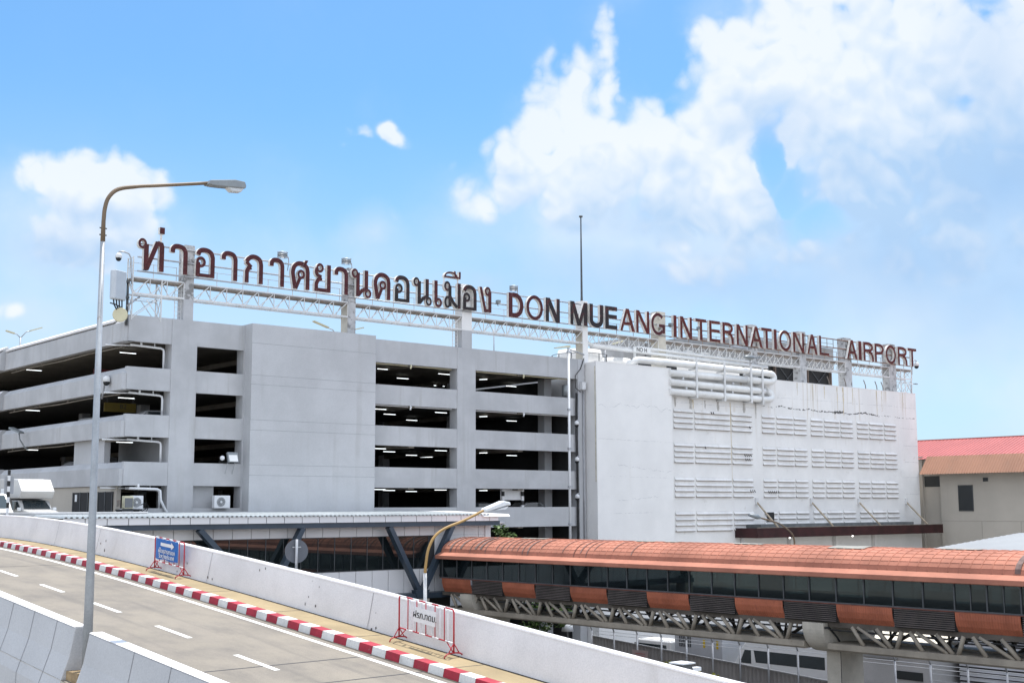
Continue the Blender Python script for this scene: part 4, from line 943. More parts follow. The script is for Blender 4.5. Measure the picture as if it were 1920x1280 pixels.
for k in range(3): MB().path([(70.6+k*.13,74.86,-5),(70.62+k*.12,74.85,2),(70.55+k*.14,74.86,6),(70.6+k*.12,74.85,9.2)], .045, 6).build('cable', DARK if k < 2 else GALV, o)
MB().cyl((71.45,74.9,-6),(71.45,74.9,9.4),.06,8).build('conduit', GALV, o)
MB().path([(71.6,74.9,12.1),(71.2,74.9,11.2),(70.6,74.9,10.6),(70.6,74.9,9.6),(71.2,74.88,9.3)], .035, 5).build('cable', DARK, o)
MB().box(71.1,71.5,74.6,74.92,9.5,10.1).build('junction_box', WPLAST, o)
MB().cyl((69.9,75.3,8.9),(69.9,75.3,9.8),.32,12).build('tank', LAMPG, o)
# pipe rack on the white wall
t = thing('pipe_rack', 'rack of four fat white pipes with U bends on the white wall', 'pipes', (87,73.9,9.4))
def pz(x, z): return (x, 73.72, z)
r = .30
MB().path([(76.5,74.6,11.6),(76.5,74.4,12.0)]+[(76.5+.5*(1-math.cos(R(a))),74.2-.3*math.sin(R(a)),11.85+.42*math.sin(R(a))) for a in (20,45,70,90)]+[pz(80.8,12.28),pz(84,12.28),pz(93.2,12.24)]+[(93.4+.5*math.sin(R(a)),73.72+.0*a,12.24) for a in (60,90)]+[(94.2,73.75,12.2)]+[(94.3+.62*math.cos(R(a)),73.72,11.84+.40*math.sin(R(a))) for a in (70,45,20,0,-20,-45,-70)]+[pz(93.9,11.44),pz(90.9,11.45)], r, 14).build('pipe', PIPEW, t)
MB().path([pz(80.5,11.40),pz(91.0,11.45)], r, 14).build('pipe', PIPEW, t)
MB().path([pz(80.5,10.60),pz(93.0,10.52),pz(93.45,10.52)], [r,r,r*.9], 14).build('pipe', PIPEW, t)
MB().path([pz(80.5,9.78),pz(93.6,9.77)]+[(94.0+.62*math.cos(R(a)),73.72+.25*(a+70)/160,10.17+.40*math.sin(R(a))) for a in (-70,-45,-20,0,25,50)]+[(94.3,74.4,10.75)], r, 14).build('pipe', PIPEW, t)
for x, z0, z1 in ((83.75,9.35,12.95),(87.5,9.28,12.8),(91.2,9.3,12.8),(92.85,9.25,12.75)):
    b = MB().box(x-.1, x+.1, 73.34, 73.42, z0, z1)
    for z in (9.45, 10.27, 11.1, 11.93): b.box(x-.08, x+.08, 73.40, 74.28, z-.06, z+.03)
    b.box(x-.16, x+.16, 73.5, 74.28, z0+.02, z0+.1); b.build('bracket', STEELW, t)
m = MB()
for x, z in ((82.3,11.0),(83.6-.9,10.18),(86.0,10.2),(89.0,11.0),(88.9,10.18),(90.6,11.93)): MB().ball((x,73.7,z), .12,.12,.12, 8, 6).build('valve', WPLAST, t)
MB().path([(72.6,74.9,13.2),(80,74.9,13.1),(95.5,74.9,12.98)], .14, 8).build('thin_pipe', PIPEW, t)
MB().path([(77.7,75,12.6),(77.7,75,13.3),(78,75,13.55),(81,74.95,13.5),(93,74.95,13.36)], .11, 8).build('thin_pipe', PIPEW, t)
m = MB()
for x in (83.2, 87.0, 84.9): m.path([(x-.8,75.2,12.9),(x-.75,75.2,13.5),(x-.5,75.2,13.72),(x+.4,75.2,13.72),(x+.65,75.2,13.5),(x+.7,75.2,12.9)], .10, 8)
m.build('loop_pipe', PIPEW, t)
o = thing('area_lamp', 'grey shielded lamp head above the pipe rack near INTERNATIONAL', 'lamp', (91.2,73.6,12.8)); MB().ball((90.9,73.3,13.45),.75,.35,.22).build('lamp_head', LAMPG, o); MB().beam((91.3,73.3,13.42),(92.6,73.4,13.6),.1,.12).build('arm', LAMPG, o); MB().cyl((91.1,73.4,12.7),(91.1,73.4,13.4),.05).build('stem', GALV, o)
# cooling towers
t = thing('cooling_tower', 'low round pale grey cooling tower left of the pipe rack', 'cooling tower', (74.6,78,11.4))
MB().path([(74.6,78.6,11.5),(74.6,78.6,12.6),(74.6,78.6,13.3)], [1.9,2.0,1.85], 22, cap=True).build('drum', WHITEST, t)
m = MB()
for k in range(12): a = 2*math.pi*k/12; m.beam((74.6+2.4*math.cos(a),78.6+2.4*math.sin(a),11.6),(74.6+2.4*math.cos(a),78.6+2.4*math.sin(a),12.85),.05,.05)
m.path([(74.6+2.4*math.cos(2*math.pi*k/24),78.6+2.4*math.sin(2*math.pi*k/24),12.85) for k in range(25)], .03, 5); m.build('guard_rail', FRAMED, t)
t = thing('cooling_tower', 'second low round cooling tower just left of the elbow pipe', 'cooling tower', (79.2,79,11.4))
MB().path([(79.2,79.4,11.5),(79.2,79.4,12.4),(79.2,79.4,12.95)], [1.8,1.9,1.75], 22).build('drum', WHITEST, t)
t = thing('cooling_block', 'weathered grey cooling block behind the word INTERNATIONAL, with low dark slots', 'cooling tower', (90,82,11.6))
b = MB().box(84.9, 97.5, 79.5, 86, 13.55, 15.0); b.build('casing', BLOCKW, t)
MB().box(82.0, 84.8, 80.5, 85, 13.4, 15.2).build('casing', BLOCKW, t)
MB().box(84.9, 97.5, 79.9, 86, 11.6, 13.54).build('base_wall', WHITE, t)
for x in (83.2, 86.2): 
    MB().box(x, x+2.1, 79.82, 79.895, 12.3, 12.95).build('slot', DARK, t)
m = MB()
for k in range(9): m.box(85+k*1.5, 85.08+k*1.5, 79.4, 79.495, 13.6, 15.3)
m.box(84.9, 97.5, 79.42, 79.49, 15.2, 15.26); m.build('guard_rail', STEELW, t)
MB().path([(89,82.5,15.0),(89,82.5,15.5)], 1.6, 20).build('fan_drum', BLOCKW, t)
MB().box(91.4, 97.4, 80.5, 86, 15.0, 16.2).build('upper_casing', BLOCKW, t)
t = thing('cooling_block', 'tall grey cooling block with big dark openings behind the letters NAL', 'cooling tower', (106,82,11.6))
MB().box(99.4, 113.0, 79.8, 88, 14.35, 16.6).build('casing', BLOCKW, t)
MB().box(99.4, 113.0, 80.35, 88, 11.6, 14.34).build('inner_wall', BLACK, t)
for x in (99.4, 103.3, 107.1, 108.7, 112.75): MB().box(x, x+.14, 80.0, 80.3, 11.6, 14.34).build('column', mat('brown_column', (.16,.12,.10), .8, .2, 1), t)
m = MB()
for x in (100.2, 104.2, 109.5): m.beam((x,80.25,11.8),(x+2.8,80.25,14.2),.06,.06); m.beam((x+2.8,80.25,11.8),(x,80.25,14.2),.06,.06)
m.build('brace', FRAMED, t)
MB().path([(103,84,16.6),(103,84,17.3)], 2.0, 22).build('fan_drum', BLOCKW, t); MB().path([(109,84,16.6),(109,84,17.1)], 2.0, 22).build('fan_drum', BLOCKW, t)
m = MB()
for k in range(8): m.beam((105.2+k*1.1,79.7,16.6),(105.2+k*1.1,79.7,17.6),.05,.05)
m.beam((105.2,79.7,17.6),(112.9,79.7,17.6),.05,.05); m.beam((105.2,79.7,17.1),(112.9,79.7,17.1),.04,.04); m.build('guard_rail', STEELR, t)
for i, (x, lab) in enumerate(((104.8,'bent rusty rod on the parapet before the left dark opening'),(107.6,'bent rusty rod on the parapet between the dark openings'),(112.6,'bent rod on the parapet at the right end of the dark openings'),(111.2,'bent rod on the parapet under the R of AIRPORT'),(113.5,'bent rod on the parapet under the P of AIRPORT'))):
    x = (104.8,107.6,113.0,111.0,114.1)[i]
    o = thing('bent_rod', lab, 'rod', (x,74.5,11.75), 'bent rods on the parapet'); MB().path([(x,74.6,11.7),(x-.05,74.6,12.2),(x-.35,74.6,12.7)], .045, 6).build('rod', STEELR, o)
o = thing('small_wall_lamp', 'thin hooked lamp arm at the right end of the white parapet', 'lamp', (119.4,74.5,11.7)); MB().path([(119.3,74.6,11.7),(119.3,74.6,12.7),(119.6,74.6,12.85),(120.2,74.5,12.9)], .05, 6).build('arm', GALV, o); MB().box(119.95,120.35,74.4,74.6,12.82,12.9).build('lamp_head', LAMPG, o)
o = thing('pipe_tag', 'white pipe plate lettered NO H in black', 'sign', (78.2,74.7,13.3)); MB().box(77.2,79.3,74.66,74.70,13.05,13.5).build('plate', PIPEW, o)
# entrance marquee
t = thing('entrance_marquee', 'dark maroon entrance marquee hung from tie rods on the white wall', 'canopy', (104,73,-2.5))
MB().box(89.5, 119.55, 71.82, 74.28, -2.62, -2.0).build('slab', DARK, t)
MB().box(89.5, 119.55, 71.75, 71.815, -2.78, -1.92).build('fascia', MARQ, t)
MB().box(89.44, 89.495, 71.75, 74.28, -2.78, -1.92).build('fascia', MARQ, t)
MB().box(91, 115.5, 72.6, 74.28, -1.99, -1.62).build('flashing', mat('grey_flashing', (.16,.17,.17), .8, .25, 1.5), t)
MB().box(89.4, 119.6, 71.70, 71.76, -1.92, -1.86).build('trim', STEELR, t)
for x in (92.53, 100.76, 108.49, 116.88):
    MB().cyl((x,74.3,.45),(x,71.85,-1.9),.085,8).build('tie_rod', mat('rusty_tie_rod', (.46,.38,.28), .7, .3, 2, spot=.6, spcol=(.22,.11,.05), sps=2), t); MB().box(x-.16,x+.16,74.12,74.3,.15,.75).build('bracket', STEELW, t)
for x in (95.6, 105.4):
    o = MB().path([(x,73.0,-2.72),(x,72.98,-2.86),(x,72.96,-2.93)], [.03,.06,.09], 12).build('lamp', GLOW, t)
pl = MB()
for x in (90.2, 97, 104, 110.5): pl.box(x, x+.35, 73.9, 74.25, GZ, -2.63)
pl.build('pilaster', WHITE, t)

# ================================================================ WRITING
def text(s, size, M4, m, parent, name='lettering', ext=.004):
    """flat built-in lettering turned into a mesh; M4 places it in the world"""
    cu = bpy.data.curves.new('lettering_curve', 'FONT'); cu.body = s; cu.size = size; cu.extrude = ext; cu.align_x = 'CENTER'; cu.align_y = 'CENTER'
    tmp = bpy.data.objects.new('lettering_curve', cu); COL.objects.link(tmp)
    dg = bpy.context.evaluated_depsgraph_get(); dg.update()
    me = bpy.data.meshes.new_from_object(tmp.evaluated_get(dg)); COL.objects.unlink(tmp); bpy.data.objects.remove(tmp)
    base = Vector(parent['_w']); me.transform(Matrix.Translation(-base) @ M4); me.materials.clear(); me.materials.append(m)
    o = bpy.data.objects.new(name, me); COL.objects.link(o); o.parent = parent; o['_w'] = tuple(base); return o
def facing(c, xdir, zdir=(0,0,1)):
    x = Vector(xdir).normalized(); z = Vector(zdir); z = (z-x*z.dot(x)).normalized(); n = x.cross(z)   # text x, text up, text normal
    return Matrix(((x.x,z.x,n.x,c[0]),(x.y,z.y,n.y,c[1]),(x.z,z.z,n.z,c[2]),(0,0,0,1)))
text('NO H', .5, facing((78.2,74.64,13.27), (1,0,0)), INK, bpy.data.objects['pipe_tag'])

# ================================================================ STREET LAMPS
t = thing('street_lamp', 'tall grey street lamp with a brown curved arm between the near barriers', 'street lamp', (10.77,26.35,-3.5))
MB().path([(10.77,26.35,-3.6),(10.77,26.35,0),(10.76,26.35,5.75)], [.105,.078,.052], 14).build('pole', POLEG, t)
MB().path([(10.76,26.35,5.752)]+spl([(10.76,26.35,6.2),(10.78,26.35,6.5),(10.86,26.35,6.76),(11.07,26.35,6.97),(11.5,26.35,7.10),(11.97,26.35,7.20),(13.25,26.35,7.47)], 5), [.052]+[.045]*20+[.04]*11, 12).build('arm', POLEB, t)
MB().prism([(13.15,7.41),(13.22,7.52),(13.85,7.63),(14.10,7.62),(14.14,7.52),(14.12,7.46),(13.5,7.41),(13.3,7.40)], 'y', 26.22, 26.48).build('lamp_head', LAMPG, t, bevel=.02)
MB().prism([(13.66,7.44),(14.10,7.47),(14.02,7.36),(13.78,7.34)], 'y', 26.25, 26.45).build('lens', mat('lamp_lens', (.55,.57,.58), .2, .05, 1, spec=.6), t, bevel=.02)
MB().box(10.45, 11.05, 26.0, 26.7, -3.75, -3.35).build('base_plate', mat('rusty_base', (.35,.25,.14), .9, .3, 3), t)
for z in (6.05, 5.9): MB().cyl((10.68,26.35,z),(10.84,26.35,z),.015,6).build('bolt', FRAMED, t)
t = thing('street_lamp', 'small street lamp with an ochre bent arm behind the far barrier', 'street lamp', (20.0,27,-3.6))
MB().path([(20.02,27,-3.6),(20.0,27,-1.7)], .045, 10).build('pole', mat('peeling_white_pole', (.55,.55,.55), .6, .2, 3, spot=.5, spcol=(.3,.22,.12), sps=6), t)
MB().path([(20.0,27,-1.70)]+spl([(20.02,27,-1.5),(20.10,27,-1.1),(20.31,27,-.76),(20.66,27,-.55),(21.29,27,-.35),(21.94,27,-.10),(22.05,27,-.06)], 5), .037, 10).build('arm', POLEO, t)
MB().prism([(21.95,-.14),(22.75,.05),(22.86,.04),(22.83,.14),(22.6,.17),(21.95,-.04)], 'y', 26.88, 27.12).build('lamp_head', WPLAST, t, bevel=.03)
MB().prism([(22.3,-.08),(22.8,.03),(22.7,-.06)], 'y', 26.92, 27.08).build('lens', WPLAST, t)
t = thing('street_lamp', 'thin brown street lamp standing beyond the orange bridge before the marquee', 'street lamp', (70.2,53.2,GZ))
MB().path([(70.2,53.2,GZ),(70.18,53.2,-2.4)]+spl([(70.15,53.2,-2.2),(69.95,53.2,-1.85),(69.4,53.2,-1.5),(68.5,53.2,-1.12),(66.6,53.2,-.74)], 4), .055, 8).build('pole', POLEB, t)
MB().path([(66.7,53.2,-.77),(66.3,53.2,-.68),(65.5,53.2,-.56)], [.06,.17,.09], 10).build('lamp_head', LAMPG, t)
t = thing('traffic_sign', 'round traffic sign seen from its grey back on top of the barrier', 'sign', (19.64,32.9,-1.9))
MB().cyl((19.66,32.89,-2.0),(19.66,32.89,-.92),.042,8).build('post', GALV, t)
b = Vector((19.70,32.96,-1.27)); nn = Vector((.32,.95,0)).normalized()
MB().cyl(b, b+nn*.03, .345, 32).build('disc', SIGNG, t)
MB().cyl(b+nn*.031, b+nn*.036, .34, 32).build('front_face', WPLAST, t)
m = MB().beam(b-nn*.02+Vector((-.12,.04,.12)), b-nn*.02+Vector((.12,-.04,.12)), .03, .03); m.build('clamp', GALV, t)

# ================================================================ BARRICADES
def barricade(a, b, zb, label):
    """a, b: feet positions along the pavement; frame of red and white tube"""
    a, b = Vector(a), Vector(b); d = (b-a).normalized(); nrm = Vector((d.y,-d.x,0)); L = (b-a).length
    t = thing('barricade', label, 'barricade', tuple((a+b)/2), 'crowd barricades on the ramp pavement')
    up_ = Vector((0,0,1)); P = lambda s, z, n=0: a+d*s+up_*z+nrm*n
    rc = .06
    for s in (0, L):
        q = s+(rc if s == 0 else -rc)
        fr = MB().path([P(s,.10),P(s,1.05),P(s+(q-s)*.3,1.11),P(q,1.13)], .021, 8); fr.build('end_post', REDM, t)
    for i in range(8):
        s0, s1 = rc+(L-2*rc)*i/8, rc+(L-2*rc)*(i+1)/8
        MB().cyl(P(s0,1.13),P(s1,1.13),.021,8).build('top_rail', REDM if i % 2 else WM, t); MB().cyl(P(s0 if i else 0,.34),P(s1 if i < 7 else L,.34),.018,8).build('lower_rail', WM if i % 2 else REDM, t)
    for k in range(1, 6): MB().cyl(P(L*k/6,.34),P(L*k/6,1.13),.015,6).build('bar', REDM if k % 1 == 0 else WM, t)
    for s in (0, L):
        f = MB()
        f.path([P(s,.0,.30),P(s,.06,.27),P(s,.10,.2),P(s,.12,0),P(s,.10,-.2),P(s,.06,-.27),P(s,.0,-.30)], .018, 6)
        f.cyl(P(s,.12,.16),P(s,.34,0),.015,6); f.cyl(P(s,.12,-.16),P(s,.34,0),.015,6)
        q = .28 if s == 0 else -.28; f.cyl(P(s,.10),P(s+q,.34),.015,6)
        f.build('foot', REDM, t)
    return t, P, d, nrm, L
zb = zr(26.9)+.165; ya, yb2 = 26.75, 24.6
t, P, d, nrm, L = barricade((xb(ya)-.72,ya,zr(ya)+.165), (xb(yb2)-.74,yb2,zr(yb2)+.165), 0, 'red and white barricade with a white lettered plate on the pavement, nearest')
for s in (L*.18, L*.28, L*.40, L*.6, L*.74, L*.88): MB().beam(P(s,.38,-.03),P(s,1.09,-.03),.05,.012).build('white_slat', WM, t)
n_ = MB().add([P(L*.12,.40,.03),P(L*.88,.40,.03),P(L*.88,1.02,.03),P(L*.12,1.02,.03)], [(0,1,2,3)]); n_ = None
pl = MB().beam(P(L*.32,.79,.045),P(L*.70,.79,.045),.015,.36).build('plate', WM, t)
text('ฝรภ.ทดม.', .235, facing(P(L*.51,.79,.060), d), INK, t)
yb2 = 38.35; ya = 40.55
t, P, d, nrm, L = barricade((xb(ya)-.72,ya,zr(ya)+.165), (xb(yb2)-.72,yb2,zr(yb2)+.165), 0, 'red and white barricade hung with a blue arrow banner, beyond the lamp post')
pl = MB(); rows = []
for j in range(9): s = L*(.06+.76*j/8); rows.append([P(s,.44-.02*math.sin(j*1.4),.035+.012*math.sin(j*2)),P(s,1.11,.035+.01*math.sin(j*2))])
pl.sheet(rows); b_ = pl.build('banner', BLUES, t)
ar = MB(); z0 = .94
f_ = lambda s, z: P(L*.06+s, z, .062)
ar.add([f_(.42,z0-.055),f_(1.22,z0-.055),f_(1.22,z0+.055),f_(.42,z0+.055)], [(0,1,2,3)]); ar.add([f_(1.22,z0-.12),f_(1.44,z0),f_(1.22,z0+.12)], [(0,1,2)])
ar.build('arrow', WM, t)
text('ผู้โดยสารขาออก', .20, facing(P(L*.06+.88,.72,.062), d), WM, t); text('ระหว่างประเทศ', .20, facing(P(L*.06+.88,.55,.062), d), WM, t)

# ================================================================ VEHICLES
def wheel(mb_t, c, r, w, par):
    o = MB().path([(c[0]-w/2,c[1],c[2]),(c[0]-w*.4,c[1],c[2]),(c[0]+w*.4,c[1],c[2]),(c[0]+w/2,c[1],c[2])], [r*.8,r,r,r*.8], 18).build('wheel', BLACK, par)
    MB().cyl((c[0]-w/2-.01,c[1],c[2]),(c[0]+w/2+.01,c[1],c[2]),r*.55,12).build('rim', GALV, o)
def box_truck(x0, y0, z0, label, group):
    t = thing('box_truck', label, 'truck', (x0+.95,y0+2.5,z0), group); xc = x0+.95
    # cab of a pickup, nose towards -y
    side = [(y0,.55),(y0+.05,.95),(y0+1.25,1.12),(y0+1.95,1.62),(y0+3.0,1.66),(y0+3.1,.95),(y0+3.1,.40),(y0,.40)]
    side = [(y,z+z0) for y, z in side]
    MB().prism(side, 'x', x0+.08, x0+1.82).build('cab', mat('worn_truck_paint', (.50,.49,.47), .35, .06, 1), t, bevel=.07)
    MB().add([(x0+.2,y0+1.245,z0+1.145),(x0+1.7,y0+1.245,z0+1.145),(x0+1.6,y0+1.925,z0+1.615),(x0+.3,y0+1.925,z0+1.615)], [(0,1,2,3)]).build('windscreen', GLC, t)
    for sx in (x0+.065, x0+1.835):
        MB().add([(sx,y0+1.5,z0+1.12),(sx,y0+2.9,z0+1.10),(sx,y0+2.85,z0+1.56),(sx,y0+1.95,z0+1.56)], [(0,1,2,3)]).build('side_window', GLC, t)
        MB().box(min(sx,sx+(.0 if sx > xc else -.22)), max(sx,sx+(.22 if sx > xc else 0)), y0+1.3, y0+1.42, z0+1.02, z0+1.22).build('mirror', CARW, t, bevel=.03)
    MB().box(x0+.3, x0+1.6, y0-.04, y0+.02, z0+.55, z0+.8).build('grille', BLACK, t)
    for sx in (x0+.15, x0+1.4): MB().box(sx, sx+.35, y0-.03, y0+.1, z0+.66, z0+.9).build('headlight', GLC, t)
    MB().box(x0+.02, x0+1.88, y0-.08, y0+.1, z0+.32, z0+.54).build('bumper', CARW, t, bevel=.04)
    MB().box(x0-.08, x0+1.98, y0+3.15, y0+5.9, z0+.75, z0+2.86).build('cargo_box', mat('grey_cargo_box', (.40,.39,.38), .5, .1, 1), t, bevel=.05)
    MB().prism([(y0+1.55,z0+1.72),(y0+1.25,z0+2.12),(y0+1.95,z0+2.80),(y0+3.14,z0+2.85),(y0+3.14,z0+1.72)], 'x', x0+.0, x0+1.9).build('box_nose', mat('worn_truck_paint'), t, bevel=.05)
    MB().box(x0-.10, x0-.085, y0+3.4, y0+4.3, z0+1.5, z0+2.3).build('decal', WPLAST, t)
    for y in (y0+.85, y0+4.3):
        for x in (x0+.2, x0+1.7): wheel(None, (x,y,z0+.34), .34, .22, t)
    return t
box_truck(25.42, 70.7+.4, -1.15, 'white box truck facing us on the upper road, its nose sunlit', 'vehicles on the upper road')
def car(x, y, z, rot, m, label, name='parked_car', cat='car', group='cars parked in the car park', van=False, L=4.4, W=1.75, HH=None):
    t = thing(name, label, cat, (0,0,0), group); H = HH or (2.0 if van else 1.48)
    if van: side = [(-L/2,.35),(-L/2,.95),(-L/2+.35,1.15),(-L/2+1.1,1.9),(-L/2+1.5,H),(L/2-.1,H),(L/2,1.2),(L/2,.35)]
    else: side = [(-L/2,.35),(-L/2,.75),(-L/2+1.15,.98),(-L/2+1.75,1.42),(-L/2+2.3,H),(L/2-1.1,1.44),(L/2-.35,1.02),(L/2,.95),(L/2,.35)]
    MB().prism(side, 'x', -W/2, W/2).build('body', m, t, bevel=.09)
    g0 = 1.15 if van else 1.0; ya, yb_ = (-L/2+.75, L/2-.35) if van else (-L/2+1.3, L/2-.7)
    for sx in (-W/2-.006, W/2+.006):
        MB().add([(sx,ya,g0),(sx,yb_,g0),(sx,yb_-(.1 if van else .45),H-.12-(.15 if van else .0)),(sx,ya+(.5 if van else .62),H-.12-(.15 if van else 0))], [(0,1,2,3)]).build('side_window', GLC, t)
        MB().box(sx-.1, sx+.1, ya+.1, ya+.2, g0-.02, g0+.14).build('mirror', m, t, bevel=.02)
    y0_, z0_, y1_, z1_ = (-L/2+.36,1.17,-L/2+1.08,1.88) if van else (-L/2+1.17,1.0,-L/2+1.73,1.41)
    nz = Vector((0,-(z1_-z0_),(y1_-y0_))).normalized()*.012
    MB().add([(-W/2+.15,y0_+nz.y,z0_+nz.z),(W/2-.15,y0_+nz.y,z0_+nz.z),(W/2-.22,y1_+nz.y,z1_+nz.z),(-W/2+.22,y1_+nz.y,z1_+nz.z)], [(0,1,2,3)]).build('windscreen', GLC, t)
    for sx in (-W/2+.12, W/2-.42): MB().box(sx, sx+.3, -L/2-.012, -L/2+.1, .62, .78).build('headlight', WPLAST, t)
    for yy in (-L/2+.85, L/2-.85):
        for sx in (-W/2+.08, W/2-.08): wheel(None, (sx,yy,.31), .31, .2, t)
    t.location = (x,y,z); t.rotation_euler = (0,0,rot); t['_w'] = (x,y,z); return t
FL = [7.79, 4.85, 1.84, -1.09]
car(23.75, 73.6, -1.15, 0, CARW, 'white van at the left frame edge on the upper road behind the striped post', 'van', 'van', 'vehicles on the upper road', True, 4.9, 1.85)
car(36.2, 90.5, FL[0]-.2, R(90), CARS, 'silver car on the top covered deck, left side')
car(35.9, 86.8, FL[1], R(95), CARW, 'white car on the middle deck, front near the left opening')
car(36.3, 78.4, FL[1], R(80), CARS, 'silver car on the middle deck nearest the corner pipe')
car(35.6, 88.2, FL[2], R(92), CARS, 'silver car on the lower deck left of the white wall panel')
car(63.5, 78.4, FL[3], R(90), CARD, 'dark car behind the lowest right-hand parapet')
car(69.0, 78.6, FL[3], R(84), CARS, 'silver car behind the lowest parapet near the white pipe')
car(64.2, 60.4, GZ, R(180), CARW, 'white van behind the fence, its roof under the bridge truss', 'van', 'van', 'white vehicles behind the fence', True, 4.6, 2.0, 2.68)
def bus(x, y, z, rot, label):
    t = thing('minibus', label, 'minibus', (0,0,0), 'white vehicles behind the fence'); L, W, H = 7.5, 2.2, 3.3
    side = [(-L/2,.4),(-L/2,1.0),(-L/2+.25,1.6),(-L/2+1.0,2.85),(-L/2+1.4,H),(L/2-.15,H),(L/2,H-.2),(L/2,.4)]
    MB().prism(side, 'x', -W/2, W/2).build('body', CARW, t, bevel=.09)
    for sx in (-W/2-.008, W/2+.008):
        MB().add([(sx,-L/2+.85,1.9),(sx,-L/2+1.75,1.9),(sx,-L/2+1.75,2.7),(sx,-L/2+1.25,2.7)], [(0,1,2,3)]).build('side_window', GLC, t)
        MB().add([(sx,-L/2+2.1,2.0),(sx,L/2-.3,2.0),(sx,L/2-.3,2.75),(sx,-L/2+1.95,2.75)], [(0,1,2,3)]).build('side_window', GLC, t)
        MB().box(sx-.01, sx+.01, L/2-.14, L/2-.04, 1.7, 2.5).build('tail_lamp', REDM, t)
    MB().add([(-W/2+.12,-L/2+.25,1.64),(W/2-.12,-L/2+.25,1.64),(W/2-.2,-L/2+.95,2.82),(-W/2+.2,-L/2+.95,2.82)], [(0,1,2,3)]).build('windscreen', GLC, t)
    MB().cyl((W/2+.004,-L/2+1.4,1.62),(W/2+.012,-L/2+1.4,1.62),.17,18).build('emblem', YEL, t)
    for yy in (-L/2+1.2, L/2-1.3):
        for sx in (-W/2+.1, W/2-.1): wheel(None, (sx,yy,.38), .38, .24, t)
    t.location = (x,y,z); t.rotation_euler = (0,0,rot); t['_w'] = (x,y,z); return t
bus(64.1, 49.3, GZ, R(180), 'white minibus with dark windows and a round emblem behind the fence')
t = thing('storage_container', 'pale grey container with yellow marks behind the fence', 'container', (64,55.6,GZ))
MB().box(63, 66, 53.6, 57.6, GZ, -8.2).build('body', mat('container_grey', (.42,.43,.45), .6, .1, .6), t)
m = MB()
for y in (55.0, 53.9): m.box(62.97, 62.995, y, y+.16, -8.95, -8.45)
m.build('mark', YEL, t)
m = MB()
for k in range(6): m.box(62.97, 62.998, 56.2+k*.18, 56.3+k*.18, -9.0, -8.3)
m.build('grille', FRAMED, t)

# ================================================================ FENCE under the bridge
t = thing('site_fence', 'brown-grey sheet fence with tall posts and barbed wire under the bridge', 'fence', (60,48,GZ))
def ftop(y): return -8.55-(61.7-y)*.058
y = 62.3; pst = MB(); k = 0
while y > 16:
    if y > 36.6:
        rows = []; n = 21
        for j in range(n+1):
            yy = y-2.1*j/n; dx = .05 if j % 3 else 0
            rows.append([(60.06+dx, yy, GZ), (60.06+dx, yy, ftop(yy))])
        MB().sheet(rows).build('panel', FENCE, t)
        MB().beam((60.03,y,ftop(y)),(60.03,y-2.1,ftop(y-2.1)),.06,.06).build('rail', GALV, t)
    p = MB().cyl((60,y,GZ),(60,y,-8.15),.06,8).path([(60,y,-8.15),(60-.05,y,-8.0),(60-.3,y,-7.7)], .05, 6); p.build('post', GALV, t)
    y -= 2.1; k += 1
wr = MB()
for j, (dx, dz) in enumerate(((0,-8.35),(0,-8.15),(-.12,-7.92),(-.28,-7.72))): wr.path([(60+dx,62.3,dz),(60+dx,40,dz),(60+dx,16,dz)], .016, 4)
wr.build('barbed_wire', GALV, t)
msh = MB()
for j in range(9): msh.path([(60,37,-11.3+j*.34),(60,16,-11.3+j*.34)], .01, 3)
msh.build('mesh_wire', GALV, t)
MB().beam((59.96,50.6,-10.55),(59.96,37,-11.0),.06,.05).build('stay_rail', GALV, t)
o = thing('warning_sign', 'small pale warning plate with red lines on the fence', 'sign', (59.9,57.5,-9.6))
MB().box(59.9, 59.93, 57.1, 58.5, -9.75, -9.1).build('plate', mat('pale_pink_plate', (.42,.33,.32), .6), o)
m = MB()
for z in (-9.3, -9.45, -9.6): m.box(59.885, 59.898, 57.35, 58.25, z-.012, z+.012)
m.build('lettering', REDM, o)
o = thing('gate_lamp', 'dome-shaped metal lamp under the bridge left of the fence', 'lamp', (59,63.6,-8)); MB().path([(59,63.6,-7.2),(59,63.6,-7.6),(59,63.6,-7.8),(59,63.6,-8.25)], [.08,.1,.32,.42], 14).build('shade', WPLAST, o); MB().cyl((59,63.6,-7.3),(59,63.6,GZ),.05).build('post', FRAMED, o)
o = thing('ochre_post', 'thin ochre post in front of the minibuses', 'post', (56.9,41.6,GZ)); MB().cyl((57.2,40.6,GZ),(57.2,40.6,-6.6),.13,8).build('post', POLEO, o)
o = thing('speed_camera', 'dark camera box with white hood peeping over the barrier', 'camera', (30,28.5,-4.6))
cq = Vector((21.7,19.9,-3.72))
o.location = cq; o['_w'] = tuple(cq)
MB().box(cq.x-.02, cq.x+.30, cq.y-.3, cq.y+.0, cq.z+.02, cq.z+.2).build('housing', FRAMED, o); MB().prism([(cq.y-.36,cq.z+.22),(cq.y+.06,cq.z+.22),(cq.y+.06,cq.z+.25),(cq.y-.36,cq.z+.25)], 'x', cq.x-.08, cq.x+.34).build('hood', WPLAST, o)
MB().box(cq.x+.32, cq.x+.6, cq.y-.30, cq.y-.16, cq.z+.04, cq.z+.12).build('lens', WPLAST, o); MB().cyl((cq.x+.1,cq.y-.1,cq.z+.02),(cq.x+.1,cq.y-.1,cq.z-2),.03).build('post', GALV, o)

